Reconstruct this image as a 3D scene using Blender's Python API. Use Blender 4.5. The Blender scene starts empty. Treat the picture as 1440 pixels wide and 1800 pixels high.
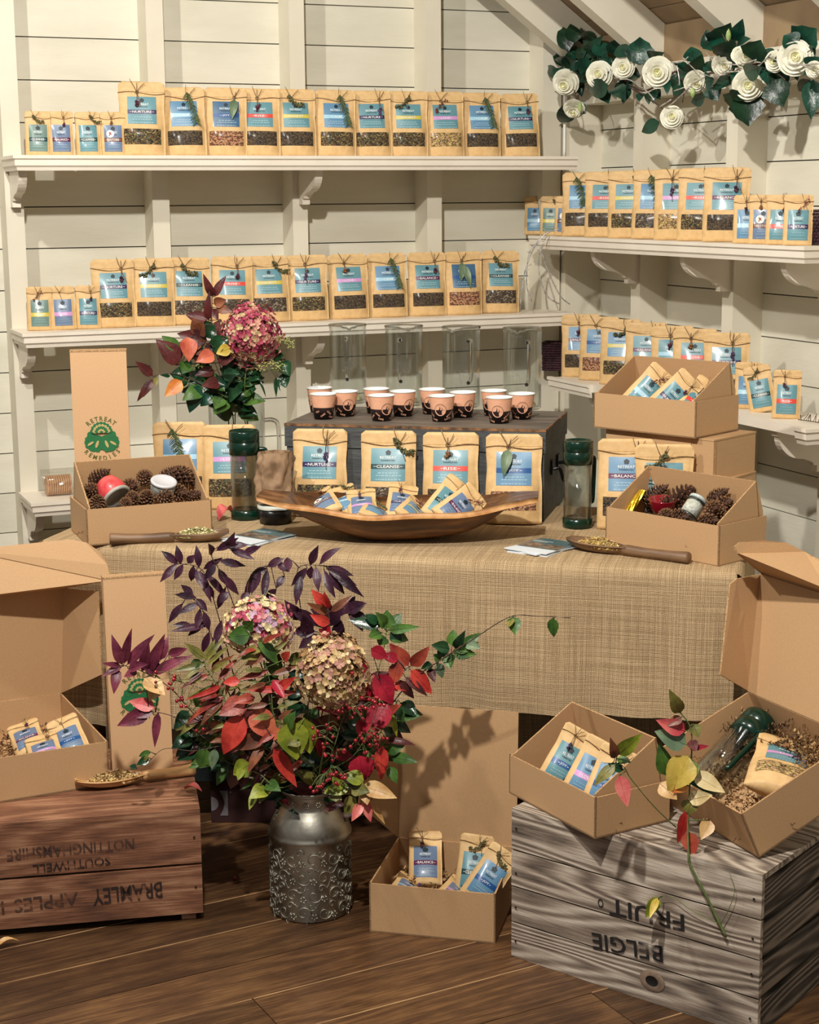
import bpy, math, random
from mathutils import Vector, Matrix, noise as mnoise
random.seed(7)
C = bpy.context.scene.collection
PI = math.pi
V = Vector

# ---------------------------------------------------------------- camera
F_PX = 2900.0
CAM = V((0, 0, 1.5)); YAW = math.radians(22.9); PIT = math.radians(10.83); ROLL = math.radians(0.45)
_h = V((math.sin(YAW), math.cos(YAW), 0)); _r0 = V((math.cos(YAW), -math.sin(YAW), 0)); _z = V((0, 0, 1))
_F = _h*math.cos(PIT) - _z*math.sin(PIT); _U0 = _r0.cross(_F)
_R = _r0*math.cos(ROLL) - _U0*math.sin(ROLL); _U = _U0*math.cos(ROLL) + _r0*math.sin(ROLL)
cd = bpy.data.cameras.new('camera'); cam = bpy.data.objects.new('camera', cd); C.objects.link(cam)
cd.sensor_fit = 'HORIZONTAL'; cd.sensor_width = 36; cd.lens = 36*F_PX/1440; cd.clip_start = .05; cd.clip_end = 60
mw = Matrix((_R, _U, -_F)).transposed().to_4x4(); mw.translation = CAM; cam.matrix_world = mw
bpy.context.scene.camera = cam
def ray(px, py): return _F + _R*((px-720)/F_PX) - _U*((py-900)/F_PX)
def PL(px, py, p, n):
    d = ray(px, py); n = V(n); return CAM + d*((V(p)-CAM).dot(n)/d.dot(n))
def PZ(px, py, z): return PL(px, py, (0, 0, z), (0, 0, 1))
def PY(px, py, y): return PL(px, py, (0, y, 0), (0, 1, 0))
def PX(px, py, x): return PL(px, py, (x, 0, 0), (1, 0, 0))
def PH(px, py, D): return CAM + ray(px, py)*(D/ray(px, py).dot(_h))      # point at heading distance D
def vz(px, py, b): return PL(px, py, b, (b[0], b[1], 0)).z                # height over a ground point

# ---------------------------------------------------------------- world, lights, exposure
W = bpy.data.worlds.new('world'); bpy.context.scene.world = W; W.use_nodes = True
W.node_tree.nodes['Background'].inputs[0].default_value = (1.0, .96, .91, 1)
W.node_tree.nodes['Background'].inputs[1].default_value = 0.21
vs = bpy.context.scene.view_settings
vs.view_transform = 'Standard'; vs.look = 'None'; vs.gamma = 1; vs.exposure = 0.0; vs.use_curve_mapping = False
def spot(name, loc, target, power, size, col, ang=None, blend=.6):
    l = bpy.data.lights.new(name, 'SPOT' if ang else 'AREA')
    l.energy = power; l.color = col
    if ang: l.spot_size = math.radians(ang); l.spot_blend = blend; l.shadow_soft_size = size
    else: l.shape = 'DISK'; l.size = size
    o = bpy.data.objects.new(name, l); C.objects.link(o); o.location = loc
    o.rotation_euler = (V(target)-V(loc)).to_track_quat('-Z', 'Y').to_euler()
    return o
spot('ceiling_spot', (0.35, 1.5, 2.95), (1.5, 4.1, 1.25), 98, .09, (1, .955, .88))
spot('ceiling_spot', (-0.1, 3.2, 2.75), (2.4, 4.2, 1.2), 34, .07, (1, .95, .86))
spot('ceiling_spot', (1.5, 1.0, 3.0), (1.7, 3.1, .5), 74, .10, (1, .955, .88))

# ---------------------------------------------------------------- materials
def S(r, g, b):
    f = lambda c: (c/255/12.92) if c/255 <= .04045 else ((c/255+.055)/1.055)**2.4
    return (f(r), f(g), f(b), 1)
MATS = {}
def M(name, c1, c2=None, scale=30, rough=.6, bump=0, bscale=None, stretch=(1, 1, 1), metal=0, coat=0, detail=4, isl=0, c3=None, pos=(.35, .65), sheen=0, spec=.5, sss=0, tw=0):
    if name in MATS: return MATS[name]
    m = bpy.data.materials.new(name); m.use_nodes = True; nt = m.node_tree; N = nt.nodes; L = nt.links
    b = N['Principled BSDF']; b.inputs['Base Color'].default_value = c1; b.inputs['Roughness'].default_value = rough
    b.inputs['Metallic'].default_value = metal; b.inputs['Coat Weight'].default_value = coat; b.inputs['Coat Roughness'].default_value = .12
    b.inputs['Specular IOR Level'].default_value = spec; b.inputs['Sheen Weight'].default_value = sheen
    if c2 is not None or bump or isl:
        tc = N.new('ShaderNodeTexCoord'); mp = N.new('ShaderNodeMapping'); mp.inputs['Scale'].default_value = stretch
        L.new(tc.outputs['Object'], mp.inputs['Vector']); src = mp.outputs['Vector']
        if isl:
            ge = N.new('ShaderNodeNewGeometry'); ad = N.new('ShaderNodeVectorMath'); ad.operation = 'ADD'
            sc = N.new('ShaderNodeVectorMath'); sc.operation = 'SCALE'; sc.inputs['Scale'].default_value = 37
            L.new(ge.outputs['Random Per Island'], sc.inputs[0]); L.new(src, ad.inputs[0]); L.new(sc.outputs[0], ad.inputs[1]); src = ad.outputs[0]
        if c2 is not None:
            n = N.new('ShaderNodeTexNoise'); n.inputs['Scale'].default_value = scale; n.inputs['Detail'].default_value = detail
            n.inputs['Distortion'].default_value = tw
            L.new(src, n.inputs['Vector']); r = N.new('ShaderNodeValToRGB'); L.new(n.outputs[0], r.inputs[0])
            r.color_ramp.elements[0].position = pos[0]; r.color_ramp.elements[1].position = pos[1]
            r.color_ramp.elements[0].color = c1; r.color_ramp.elements[1].color = c2
            if c3 is not None: e = r.color_ramp.elements.new((pos[0]+pos[1])/2); e.color = c3
            out = r.outputs[0]
            if isl:
                hs = N.new('ShaderNodeHueSaturation'); mr = N.new('ShaderNodeMapRange')
                mr.inputs['To Min'].default_value = 1-isl; mr.inputs['To Max'].default_value = 1+isl
                L.new(ge.outputs['Random Per Island'], mr.inputs[0]); L.new(mr.outputs[0], hs.inputs['Value']); L.new(out, hs.inputs['Color']); out = hs.outputs[0]
            L.new(out, b.inputs['Base Color'])
        if bump:
            n2 = N.new('ShaderNodeTexNoise'); n2.inputs['Scale'].default_value = bscale or scale; n2.inputs['Detail'].default_value = 5
            L.new(src, n2.inputs['Vector']); bp = N.new('ShaderNodeBump'); bp.inputs['Strength'].default_value = min(1, bump); bp.inputs['Distance'].default_value = .004
            L.new(n2.outputs[0], bp.inputs['Height']); L.new(bp.outputs[0], b.inputs['Normal'])
    MATS[name] = m; return m
def wood(name, cols, axis='X', along=.14, ring=22, dist=3.0, fine=55, rough=.7, bump=.5, isl=.15, mixf=.5, pos=(.2, .5, .8)):
    m = bpy.data.materials.new(name); m.use_nodes = True; nt = m.node_tree; N = nt.nodes; L = nt.links; b = N['Principled BSDF']; b.inputs['Roughness'].default_value = rough
    tc = N.new('ShaderNodeTexCoord'); ge = N.new('ShaderNodeNewGeometry'); sc = N.new('ShaderNodeVectorMath'); sc.operation = 'SCALE'; sc.inputs['Scale'].default_value = 1
    cmb = N.new('ShaderNodeCombineXYZ'); mults = (3.1, .37, .29) if axis == 'X' else (.37, 3.1, .29)
    for i, k in enumerate(mults):
        mm = N.new('ShaderNodeMath'); mm.operation = 'MULTIPLY_ADD'; mm.inputs[1].default_value = k*(1 if i != 2 else -1); mm.inputs[2].default_value = .03*i; L.new(ge.outputs['Random Per Island'], mm.inputs[0]); L.new(mm.outputs[0], cmb.inputs[i])
    ad = N.new('ShaderNodeVectorMath'); ad.operation = 'ADD'; L.new(tc.outputs['Object'], ad.inputs[0]); L.new(cmb.outputs[0], ad.inputs[1])
    mp = N.new('ShaderNodeMapping'); mp.inputs['Scale'].default_value = (along*1.3, 1.5, 1.5) if axis == 'X' else (1.5, along*1.3, 1.5); L.new(ad.outputs[0], mp.inputs[0])
    w0 = N.new('ShaderNodeTexNoise'); w0.inputs['Scale'].default_value = dist*2; w0.inputs['Detail'].default_value = 1.5; w0.inputs['Roughness'].default_value = .35; L.new(mp.outputs[0], w0.inputs['Vector'])
    w1 = N.new('ShaderNodeMath'); w1.operation = 'MULTIPLY'; w1.inputs[1].default_value = ring*3; L.new(w0.outputs[0], w1.inputs[0]); w2 = N.new('ShaderNodeMath'); w2.operation = 'SINE'; L.new(w1.outputs[0], w2.inputs[0])
    w = N.new('ShaderNodeMath'); w.operation = 'MULTIPLY_ADD'; w.inputs[1].default_value = .42; w.inputs[2].default_value = .5; L.new(w2.outputs[0], w.inputs[0])
    m2 = N.new('ShaderNodeMapping'); m2.inputs['Scale'].default_value = (.16, 2.6, 2.6) if axis == 'X' else (2.6, .16, 2.6); L.new(ad.outputs[0], m2.inputs[0])
    n = N.new('ShaderNodeTexNoise'); n.inputs['Scale'].default_value = fine; n.inputs['Detail'].default_value = 8; n.inputs['Roughness'].default_value = .65; L.new(m2.outputs[0], n.inputs['Vector'])
    n3 = N.new('ShaderNodeTexNoise'); n3.inputs['Scale'].default_value = 7; n3.inputs['Detail'].default_value = 5; L.new(ad.outputs[0], n3.inputs['Vector'])
    mx = N.new('ShaderNodeMix'); mx.inputs[0].default_value = mixf; L.new(w.outputs[0], mx.inputs[2]); L.new(n.outputs[0], mx.inputs[3])
    mb_ = N.new('ShaderNodeMath'); mb_.operation = 'MULTIPLY_ADD'; mb_.inputs[1].default_value = .5; L.new(n3.outputs[0], mb_.inputs[0]); 
    sb = N.new('ShaderNodeMath'); sb.operation = 'SUBTRACT'; sb.inputs[1].default_value = .25; L.new(mx.outputs[0], sb.inputs[0]); L.new(sb.outputs[0], mb_.inputs[2])
    r = N.new('ShaderNodeValToRGB'); L.new(mb_.outputs[0], r.inputs[0]); r.color_ramp.elements[0].position = pos[0]; r.color_ramp.elements[0].color = cols[0]; r.color_ramp.elements[1].position = pos[2]; r.color_ramp.elements[1].color = cols[2]
    e = r.color_ramp.elements.new(pos[1]); e.color = cols[1]
    hs = N.new('ShaderNodeHueSaturation'); mr = N.new('ShaderNodeMapRange'); mr.inputs['To Min'].default_value = 1-isl; mr.inputs['To Max'].default_value = 1+isl; L.new(ge.outputs['Random Per Island'], mr.inputs[0]); L.new(mr.outputs[0], hs.inputs['Value']); L.new(r.outputs[0], hs.inputs['Color']); L.new(hs.outputs[0], b.inputs['Base Color'])
    bp = N.new('ShaderNodeBump'); bp.inputs['Strength'].default_value = bump; bp.inputs['Distance'].default_value = .003; L.new(mb_.outputs[0], bp.inputs['Height']); L.new(bp.outputs[0], b.inputs['Normal'])
    MATS[name] = m; return m
def herb_mat(name, cols, scale=260):
    if name in MATS: return MATS[name]
    m = bpy.data.materials.new(name); m.use_nodes = True; nt = m.node_tree; N = nt.nodes; L = nt.links; b = N['Principled BSDF']
    tc = N.new('ShaderNodeTexCoord'); mp = N.new('ShaderNodeMapping'); mp.inputs['Rotation'].default_value = (.5, .6, .7); mp.inputs['Scale'].default_value = (1, 1, 1.9)
    nz = N.new('ShaderNodeTexNoise'); nz.inputs['Scale'].default_value = 90
    L.new(tc.outputs['Object'], nz.inputs['Vector']); mx = N.new('ShaderNodeMixRGB'); mx.inputs[0].default_value = .012
    L.new(tc.outputs['Object'], mx.inputs[1]); L.new(nz.outputs['Color'], mx.inputs[2]); L.new(mx.outputs[0], mp.inputs['Vector'])
    v = N.new('ShaderNodeTexVoronoi'); v.inputs['Scale'].default_value = scale; L.new(mp.outputs[0], v.inputs['Vector'])
    sp = N.new('ShaderNodeSeparateColor'); L.new(v.outputs['Color'], sp.inputs[0])
    r = N.new('ShaderNodeValToRGB'); r.color_ramp.interpolation = 'CONSTANT'; L.new(sp.outputs[0], r.inputs[0])
    for i, c in enumerate(cols):
        e = r.color_ramp.elements[0] if i == 0 else (r.color_ramp.elements[1] if i == 1 else r.color_ramp.elements.new(.5))
        e.position = i/len(cols); e.color = c
    L.new(r.outputs[0], b.inputs['Base Color']); b.inputs['Roughness'].default_value = .7
    bp = N.new('ShaderNodeBump'); bp.inputs['Strength'].default_value = 1; bp.inputs['Distance'].default_value = .002; L.new(v.outputs['Distance'], bp.inputs['Height']); bp.invert = True
    L.new(bp.outputs[0], b.inputs['Normal']); b.inputs['Coat Weight'].default_value = .25; b.inputs['Coat Roughness'].default_value = .2
    MATS[name] = m; return m
def weave_mat():
    m = bpy.data.materials.new('burlap'); m.use_nodes = True; nt = m.node_tree; N = nt.nodes; L = nt.links; b = N['Principled BSDF']
    uv = N.new('ShaderNodeUVMap'); uv.uv_map = 'UVMap'
    nz = N.new('ShaderNodeTexNoise'); nz.inputs['Scale'].default_value = 9; nz.inputs['Detail'].default_value = 3; L.new(uv.outputs[0], nz.inputs['Vector'])
    mx = N.new('ShaderNodeMixRGB'); mx.inputs[0].default_value = .012; L.new(uv.outputs[0], mx.inputs[1]); L.new(nz.outputs['Color'], mx.inputs[2])
    ws = []
    for d in ('X', 'Y'):
        w = N.new('ShaderNodeTexWave'); w.bands_direction = d; w.inputs['Scale'].default_value = 105; w.inputs['Distortion'].default_value = .8; w.inputs['Detail Scale'].default_value = 6
        L.new(mx.outputs[0], w.inputs['Vector']); ws.append(w)
    th = []
    for st in ((4, 300, 1), (300, 4, 1)):
        mp = N.new('ShaderNodeMapping'); mp.inputs['Scale'].default_value = st; L.new(uv.outputs[0], mp.inputs['Vector'])
        n = N.new('ShaderNodeTexNoise'); n.inputs['Scale'].default_value = 1; n.inputs['Detail'].default_value = 2; L.new(mp.outputs[0], n.inputs['Vector']); th.append(n)
    mul = N.new('ShaderNodeMath'); mul.operation = 'MULTIPLY'; L.new(ws[0].outputs['Fac'], mul.inputs[0]); L.new(ws[1].outputs['Fac'], mul.inputs[1])
    add = N.new('ShaderNodeMath'); add.operation = 'ADD'; L.new(th[0].outputs[0], add.inputs[0]); L.new(th[1].outputs[0], add.inputs[1])
    m2 = N.new('ShaderNodeMath'); m2.operation = 'MULTIPLY_ADD'; m2.inputs[1].default_value = .75; L.new(mul.outputs[0], m2.inputs[0]); 
    m3 = N.new('ShaderNodeMath'); m3.operation = 'MULTIPLY'; m3.inputs[1].default_value = .40; L.new(add.outputs[0], m3.inputs[0]); L.new(m3.outputs[0], m2.inputs[2])
    r = N.new('ShaderNodeValToRGB'); L.new(m2.outputs[0], r.inputs[0])
    r.color_ramp.elements[0].position = .38; r.color_ramp.elements[0].color = S(122, 96, 66); r.color_ramp.elements[1].position = .98; r.color_ramp.elements[1].color = S(242, 220, 184)
    e = r.color_ramp.elements.new(.62); e.color = S(204, 174, 132)
    L.new(r.outputs[0], b.inputs['Base Color']); b.inputs['Roughness'].default_value = .95; b.inputs['Specular IOR Level'].default_value = .1
    bp = N.new('ShaderNodeBump'); bp.inputs['Strength'].default_value = .8; bp.inputs['Distance'].default_value = .0015; L.new(m2.outputs[0], bp.inputs['Height']); L.new(bp.outputs[0], b.inputs['Normal'])
    return m
def glass_mat(name, col=(.97, .985, .98, 1), rough=.015, edge=.22):
    """thin clear glass: see-through, with fresnel reflections and slightly denser edges"""
    m = bpy.data.materials.new(name); m.use_nodes = True; nt = m.node_tree; N = nt.nodes; L = nt.links
    for n in list(N): N.remove(n)
    out = N.new('ShaderNodeOutputMaterial'); tr = N.new('ShaderNodeBsdfTransparent'); gl = N.new('ShaderNodeBsdfGlossy'); mx = N.new('ShaderNodeMixShader'); fr = N.new('ShaderNodeFresnel'); fr.inputs[0].default_value = 1.5
    lw = N.new('ShaderNodeLayerWeight'); lw.inputs[0].default_value = .2; r = N.new('ShaderNodeValToRGB'); r.color_ramp.elements[0].color = col; r.color_ramp.elements[0].position = .62; r.color_ramp.elements[1].color = (edge*1.3, edge*1.35, edge*1.25, 1); r.color_ramp.elements[1].position = 1
    L.new(lw.outputs['Facing'], r.inputs[0]); L.new(r.outputs[0], tr.inputs[0]); gl.inputs['Roughness'].default_value = rough
    N.remove(fr)
    l2 = N.new('ShaderNodeLayerWeight'); l2.inputs[0].default_value = .5; pw = N.new('ShaderNodeMath'); pw.operation = 'POWER'; pw.inputs[1].default_value = 3; L.new(l2.outputs['Facing'], pw.inputs[0])
    ma = N.new('ShaderNodeMath'); ma.operation = 'MULTIPLY_ADD'; ma.inputs[1].default_value = .75; ma.inputs[2].default_value = .07; L.new(pw.outputs[0], ma.inputs[0]); L.new(ma.outputs[0], mx.inputs[0]); L.new(tr.outputs[0], mx.inputs[1]); L.new(gl.outputs[0], mx.inputs[2]); L.new(mx.outputs[0], out.inputs[0]); return m
def stencil_mat(name, col, keep=.5, scale=60):
    m = bpy.data.materials.new(name); m.use_nodes = True; nt = m.node_tree; N = nt.nodes; L = nt.links; b = N['Principled BSDF']
    b.inputs['Base Color'].default_value = col; b.inputs['Roughness'].default_value = .8
    tc = N.new('ShaderNodeTexCoord'); mp = N.new('ShaderNodeMapping'); mp.inputs['Scale'].default_value = (.35, 1, 1); L.new(tc.outputs['Object'], mp.inputs[0])
    n = N.new('ShaderNodeTexNoise'); n.inputs['Scale'].default_value = scale; n.inputs['Detail'].default_value = 6; L.new(mp.outputs[0], n.inputs[0])
    r = N.new('ShaderNodeValToRGB'); r.color_ramp.elements[0].position = keep-.08; r.color_ramp.elements[1].position = keep+.1
    r.color_ramp.elements[0].color = (1, 1, 1, 1); r.color_ramp.elements[1].color = (.12, .12, .12, 1); L.new(n.outputs[0], r.inputs[0]); L.new(r.outputs[0], b.inputs['Alpha'])
    return m

cream = M('cream_paint', S(220, 213, 194), S(228, 222, 204), 5, .55, .12, 40)
cream_w = M('shelf_paint', S(234, 224, 208), S(242, 233, 218), 8, .45, .1, 60)
boardm = M('wall_board_paint', S(214, 210, 192), S(226, 222, 206), 3, .6, .15, 30, isl=.03, stretch=(1, 1, 4))
ceilm = M('ceiling_board', S(128, 106, 80), S(156, 132, 100), 6, .7, .2, isl=.08)
floorm = wood('oak_floor', [S(40, 26, 18), S(82, 56, 36), S(126, 92, 58)], ring=20, dist=3.2, fine=80, rough=.34, bump=.12, isl=.26, mixf=.84)
kraft = M('kraft_paper', S(214, 176, 120), S(226, 190, 136), 60, .6, .15, 90)
cardb = M('cardboard', S(188, 150, 108), S(193, 155, 113), 240, .75, .05, 400)
cardb_in = M('cardboard_inside', S(180, 141, 99), S(185, 146, 104), 240, .8)
card_edge = M('cardboard_edge', S(150, 112, 74), S(206, 168, 122), 300, .85)
giftm = M('gift_box_card', S(208, 167, 124), S(213, 172, 129), 240, .7)
burlap = weave_mat()
glass = glass_mat('clear_glass')
glass_s = bpy.data.materials.new('solid_glass'); glass_s.use_nodes = True; _b = glass_s.node_tree.nodes['Principled BSDF']
_b.inputs['Transmission Weight'].default_value = 1; _b.inputs['Roughness'].default_value = .02; _b.inputs['IOR'].default_value = 1.45
twm = M('twine', S(120, 92, 58), S(168, 136, 92), 300, .9)
green_pl = M('dark_green_plastic', S(8, 42, 30), rough=.22)
white_ink = M('white_ink', S(238, 242, 240), rough=.6)
dark_ink = M('dark_logo_ink', S(24, 44, 56), rough=.5)
chestm = M('grey_chest_paint', S(64, 66, 67), S(88, 90, 89), 18, .6, .5, 60, stretch=(.5, 1, 2), detail=8)
chest_top = M('worn_chest_top', S(86, 80, 74), S(122, 112, 100), 16, .55, .5, 60, stretch=(.4, 2, 1), detail=8)
chest_edge = M('worn_chest_edge', S(60, 46, 36), S(152, 108, 68), 45, .6, .4, detail=6)
bowlm = wood('walnut_bowl', [S(44, 24, 12), S(98, 62, 34), S(158, 110, 66)], along=.3, ring=10, dist=3.5, fine=40, rough=.36, bump=.6, isl=0, mixf=.75)
bowl_rim = M('bowl_rim_wood', S(166, 112, 62), S(206, 158, 104), 30, .45)
scoop_d = M('dark_scoop_wood', S(92, 66, 46), S(134, 104, 76), 20, .5, .3, stretch=(.4, 2, 2))
scoop_l = M('olive_scoop_wood', S(182, 132, 78), S(216, 172, 118), 16, .42, .2, stretch=(.4, 2, 2))
metal_d = M('embossed_tin', S(132, 128, 118), S(184, 180, 168), 14, .42, .1, 60, metal=1)
metal_e = M('embossed_relief', S(150, 146, 134), S(186, 180, 166), 20, .55, metal=1)
crateA = wood('brown_crate_wood', [S(62, 38, 28), S(128, 84, 60), S(182, 138, 106)], ring=22, dist=3.5, fine=85, rough=.6, bump=.5, isl=.14, mixf=.78)
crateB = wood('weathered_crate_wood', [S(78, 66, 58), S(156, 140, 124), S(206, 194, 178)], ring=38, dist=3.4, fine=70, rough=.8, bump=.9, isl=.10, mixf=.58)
crateBs = wood('weathered_crate_shaded_side', [S(40, 34, 30), S(88, 78, 68), S(134, 120, 106)], axis='Y', ring=38, dist=3.4, fine=70, rough=.85, bump=.9, isl=.10, mixf=.42)  # darker copy of the weathered wood: shade on the sides put into the colour
shaded_red = M('dark_shadow_box', S(44, 14, 14), S(48, 17, 15), 20, .7)  # red box card, darkened so the colour carries the shade under the table
stemg = M('green_stem', S(84, 102, 52), S(106, 120, 66), 60, .6)
stemd = M('brown_stem', S(60, 44, 38), S(86, 62, 50), 60, .7)
silver = M('silver_twig', S(150, 146, 142), S(226, 222, 216), 60, .35, metal=.5)
def LM(n, a, b, r=.42): return M('leaf_'+n, S(*a), S(*b), 26, r, .3, 90, spec=.45)
leafm = dict(gdark=LM('gdark', (12, 34, 22), (26, 58, 36), .32), purple=LM('purple', (38, 16, 32), (70, 32, 52)), wine=LM('wine', (82, 24, 46), (126, 54, 72)), red=LM('red', (164, 34, 34), (206, 72, 58)),
    crimson=LM('crimson', (132, 14, 38), (176, 32, 54)), brick=LM('brick', (122, 38, 32), (170, 76, 54)), coral=LM('coral', (168, 66, 52), (204, 112, 80)),
    brown=LM('brown', (92, 52, 36), (142, 84, 54)), orange=LM('orange', (190, 92, 38), (218, 148, 66)), yellow=LM('yellow', (176, 150, 54), (216, 188, 92)),
    lime=LM('lime', (92, 108, 26), (156, 162, 52)), green=LM('green', (40, 70, 28), (80, 116, 46)), dark=LM('dark', (18, 46, 28), (34, 74, 42), .25),
    teal=LM('teal', (8, 44, 34), (24, 72, 54), .3), maroon=LM('maroon', (58, 22, 24), (98, 42, 40)), tan=LM('tan', (188, 142, 84), (222, 186, 130)),
    pink=LM('pink', (196, 68, 78), (222, 126, 116)), cream=LM('cream', (214, 190, 136), (232, 214, 168)), olive=LM('olive', (86, 88, 40), (136, 128, 62)), eucal=LM('eucal', (86, 108, 84), (120, 140, 108)))

# ---------------------------------------------------------------- mesh builder and scene helpers
class MB:
    def __init__(s): s.v = []; s.f = []; s.mi = []; s.uv = None
    def add(s, vs_, fs, mi=0, X=None):
        n = len(s.v); s.v += [(X @ V(p)) if X else V(p) for p in vs_]; s.f += [tuple(i+n for i in f) for f in fs]; s.mi += [mi]*len(fs); return s
    def box(s, a, b, mi=0, X=None):
        x0, y0, z0 = a; x1, y1, z1 = b
        return s.add([(x0,y0,z0),(x1,y0,z0),(x1,y1,z0),(x0,y1,z0),(x0,y0,z1),(x1,y0,z1),(x1,y1,z1),(x0,y1,z1)],
            [(0,3,2,1),(4,5,6,7),(0,1,5,4),(1,2,6,5),(2,3,7,6),(3,0,4,7)], mi, X)
    def slab(s, pts, t, mi=0, X=None, edge=None):
        pts = [V(p) for p in pts]; n = len(pts); nr = (pts[1]-pts[0]).cross(pts[2]-pts[1]).normalized()*t
        s.add(pts+[p+nr for p in pts], [tuple(range(n-1, -1, -1)), tuple(range(n, 2*n))], mi, X)
        b = len(s.v)-2*n; s.f += [(b+i, b+(i+1) % n, b+n+(i+1) % n, b+n+i) for i in range(n)]; s.mi += [mi if edge is None else edge]*n; return s
    def tube(s, pts, r, n=6, mi=0, X=None, cap=True):
        pts = [V(p) for p in pts]; m = len(pts); vs_ = []
        rr = r if isinstance(r, (list, tuple)) else [r]*m
        up = V((0, 0, 1)); t0 = (pts[1]-pts[0]).normalized()
        if abs(t0.z) > .9: up = V((1, 0, 0))
        a = t0.cross(up).normalized()
        for i, p in enumerate(pts):
            t = (pts[min(i+1, m-1)]-pts[max(i-1, 0)]).normalized()
            a = (a-t*a.dot(t)); a = a.normalized() if a.length > 1e-6 else t.orthogonal().normalized()
            b = t.cross(a)
            for k in range(n):
                q = 2*PI*k/n; vs_.append(p+(a*math.cos(q)+b*math.sin(q))*rr[i])
        fs = [(i*n+k, i*n+(k+1) % n, (i+1)*n+(k+1) % n, (i+1)*n+k) for i in range(m-1) for k in range(n)]
        if cap: fs += [tuple(range(n-1, -1, -1)), tuple((m-1)*n+k for k in range(n))]
        return s.add(vs_, fs, mi, X)
    def lathe(s, prof, n=32, mi=0, X=None, fn=None):
        vs_ = []; m = len(prof)
        for i, (r, z) in enumerate(prof):
            for k in range(n):
                q = 2*PI*k/n; p = (r*math.cos(q), r*math.sin(q), z); vs_.append(fn(p, q, i) if fn else p)
        fs = [(i*n+k, i*n+(k+1) % n, (i+1)*n+(k+1) % n, (i+1)*n+k) for i in range(m-1) for k in range(n)]
        return s.add(vs_, fs, mi, X)
    def grid(s, fn, nu, nv, mi=0, X=None, flip=False):
        vs_ = [fn(i/nu, j/nv) for j in range(nv+1) for i in range(nu+1)]
        fs = []
        for j in range(nv):
            for i in range(nu):
                a = j*(nu+1)+i; q = (a, a+1, a+nu+2, a+nu+1); fs.append(q[::-1] if flip else q)
        return s.add(vs_, fs, mi, X)
    def mesh(s, name, mats, smooth=False):
        me = bpy.data.meshes.new(name); me.from_pydata(s.v, [], s.f)
        for m in (mats if isinstance(mats, (list, tuple)) else [mats]): me.materials.append(m)
        me.polygons.foreach_set('material_index', s.mi)
        if smooth: me.polygons.foreach_set('use_smooth', [True]*len(s.f))
        me.update(); return me
def link(name, me, parent=None, loc=None, rot=None, mat=None):
    o = bpy.data.objects.new(name, me); C.objects.link(o)
    if parent: o.parent = parent
    if loc is not None: o.location = loc
    if rot is not None: o.rotation_euler = rot
    if mat is not None: o.matrix_local = mat
    return o
def part(name, mb, mats, parent, smooth=False, label=None, **k):
    o = link(name, mb.mesh(name, mats, smooth) if isinstance(mb, MB) else mb, parent, **k)
    if label: o['label'] = label
    return o
def tag(o, label, cat, group=None, kind=None):
    o['label'] = label; o['category'] = cat
    if group: o['group'] = group
    if kind: o['kind'] = kind
    return o
def thing(name, label, cat, loc=(0, 0, 0), rot=(0, 0, 0), group=None, mat=None):
    o = bpy.data.objects.new(name, None); C.objects.link(o); o.empty_display_size = .05
    if mat is not None: o.matrix_world = mat
    else: o.location = loc; o.rotation_euler = rot
    return tag(o, label, cat, group)
def struct(name, mb, m, smooth=False, loc=None, rot=None):
    o = link(name, mb.mesh(name, m, smooth), loc=loc, rot=rot); o['kind'] = 'structure'; return o
def frame(o, ang):                                                       # local frame: origin, x axis at ang degrees
    return Matrix.Translation(V(o)) @ Matrix.Rotation(math.radians(ang), 4, 'Z')
_tc = {}
def text2d(s, bold=.0, cur=2):
    k = (s, bold)
    if k in _tc: return _tc[k]
    c = bpy.data.curves.new('t', 'FONT'); c.body = s; c.size = 1; c.align_x = 'CENTER'; c.align_y = 'CENTER'; c.resolution_u = cur; c.offset = bold
    o = bpy.data.objects.new('t', c); C.objects.link(o); dg = bpy.context.evaluated_depsgraph_get(); dg.update()
    me = bpy.data.meshes.new_from_object(o.evaluated_get(dg)); r = ([(v.co.x, v.co.y) for v in me.vertices], [tuple(p.vertices) for p in me.polygons])
    bpy.data.objects.remove(o); bpy.data.curves.remove(c); bpy.data.meshes.remove(me); _tc[k] = r; return r
def put_text(mb, s, w, h, fn, mi=0, bold=.01):
    """letters scaled to width w and cap height h, each point sent through fn(x, z)"""
    vs_, fs = text2d(s, bold); xs = [v[0] for v in vs_]; ys = [v[1] for v in vs_]
    sx = w/(max(xs)-min(xs)); sy = h/(max(ys)-min(ys)); cx = (max(xs)+min(xs))/2; cy = (max(ys)+min(ys))/2
    mb.add([fn((x-cx)*sx, (y-cy)*sy) for x, y in vs_], fs, mi)
def smoothpath(pts, k=6):
    pts = [V(p) for p in pts]; out = []
    P = [pts[0]]+pts+[pts[-1]]
    for i in range(1, len(P)-2):
        for j in range(k):
            t = j/k; a, b, c, d = P[i-1:i+3]
            out.append(.5*((2*b)+(c-a)*t+(2*a-5*b+4*c-d)*t*t+(3*b-a-3*c+d)*t*t*t))
    out.append(pts[-1]); return out

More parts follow.
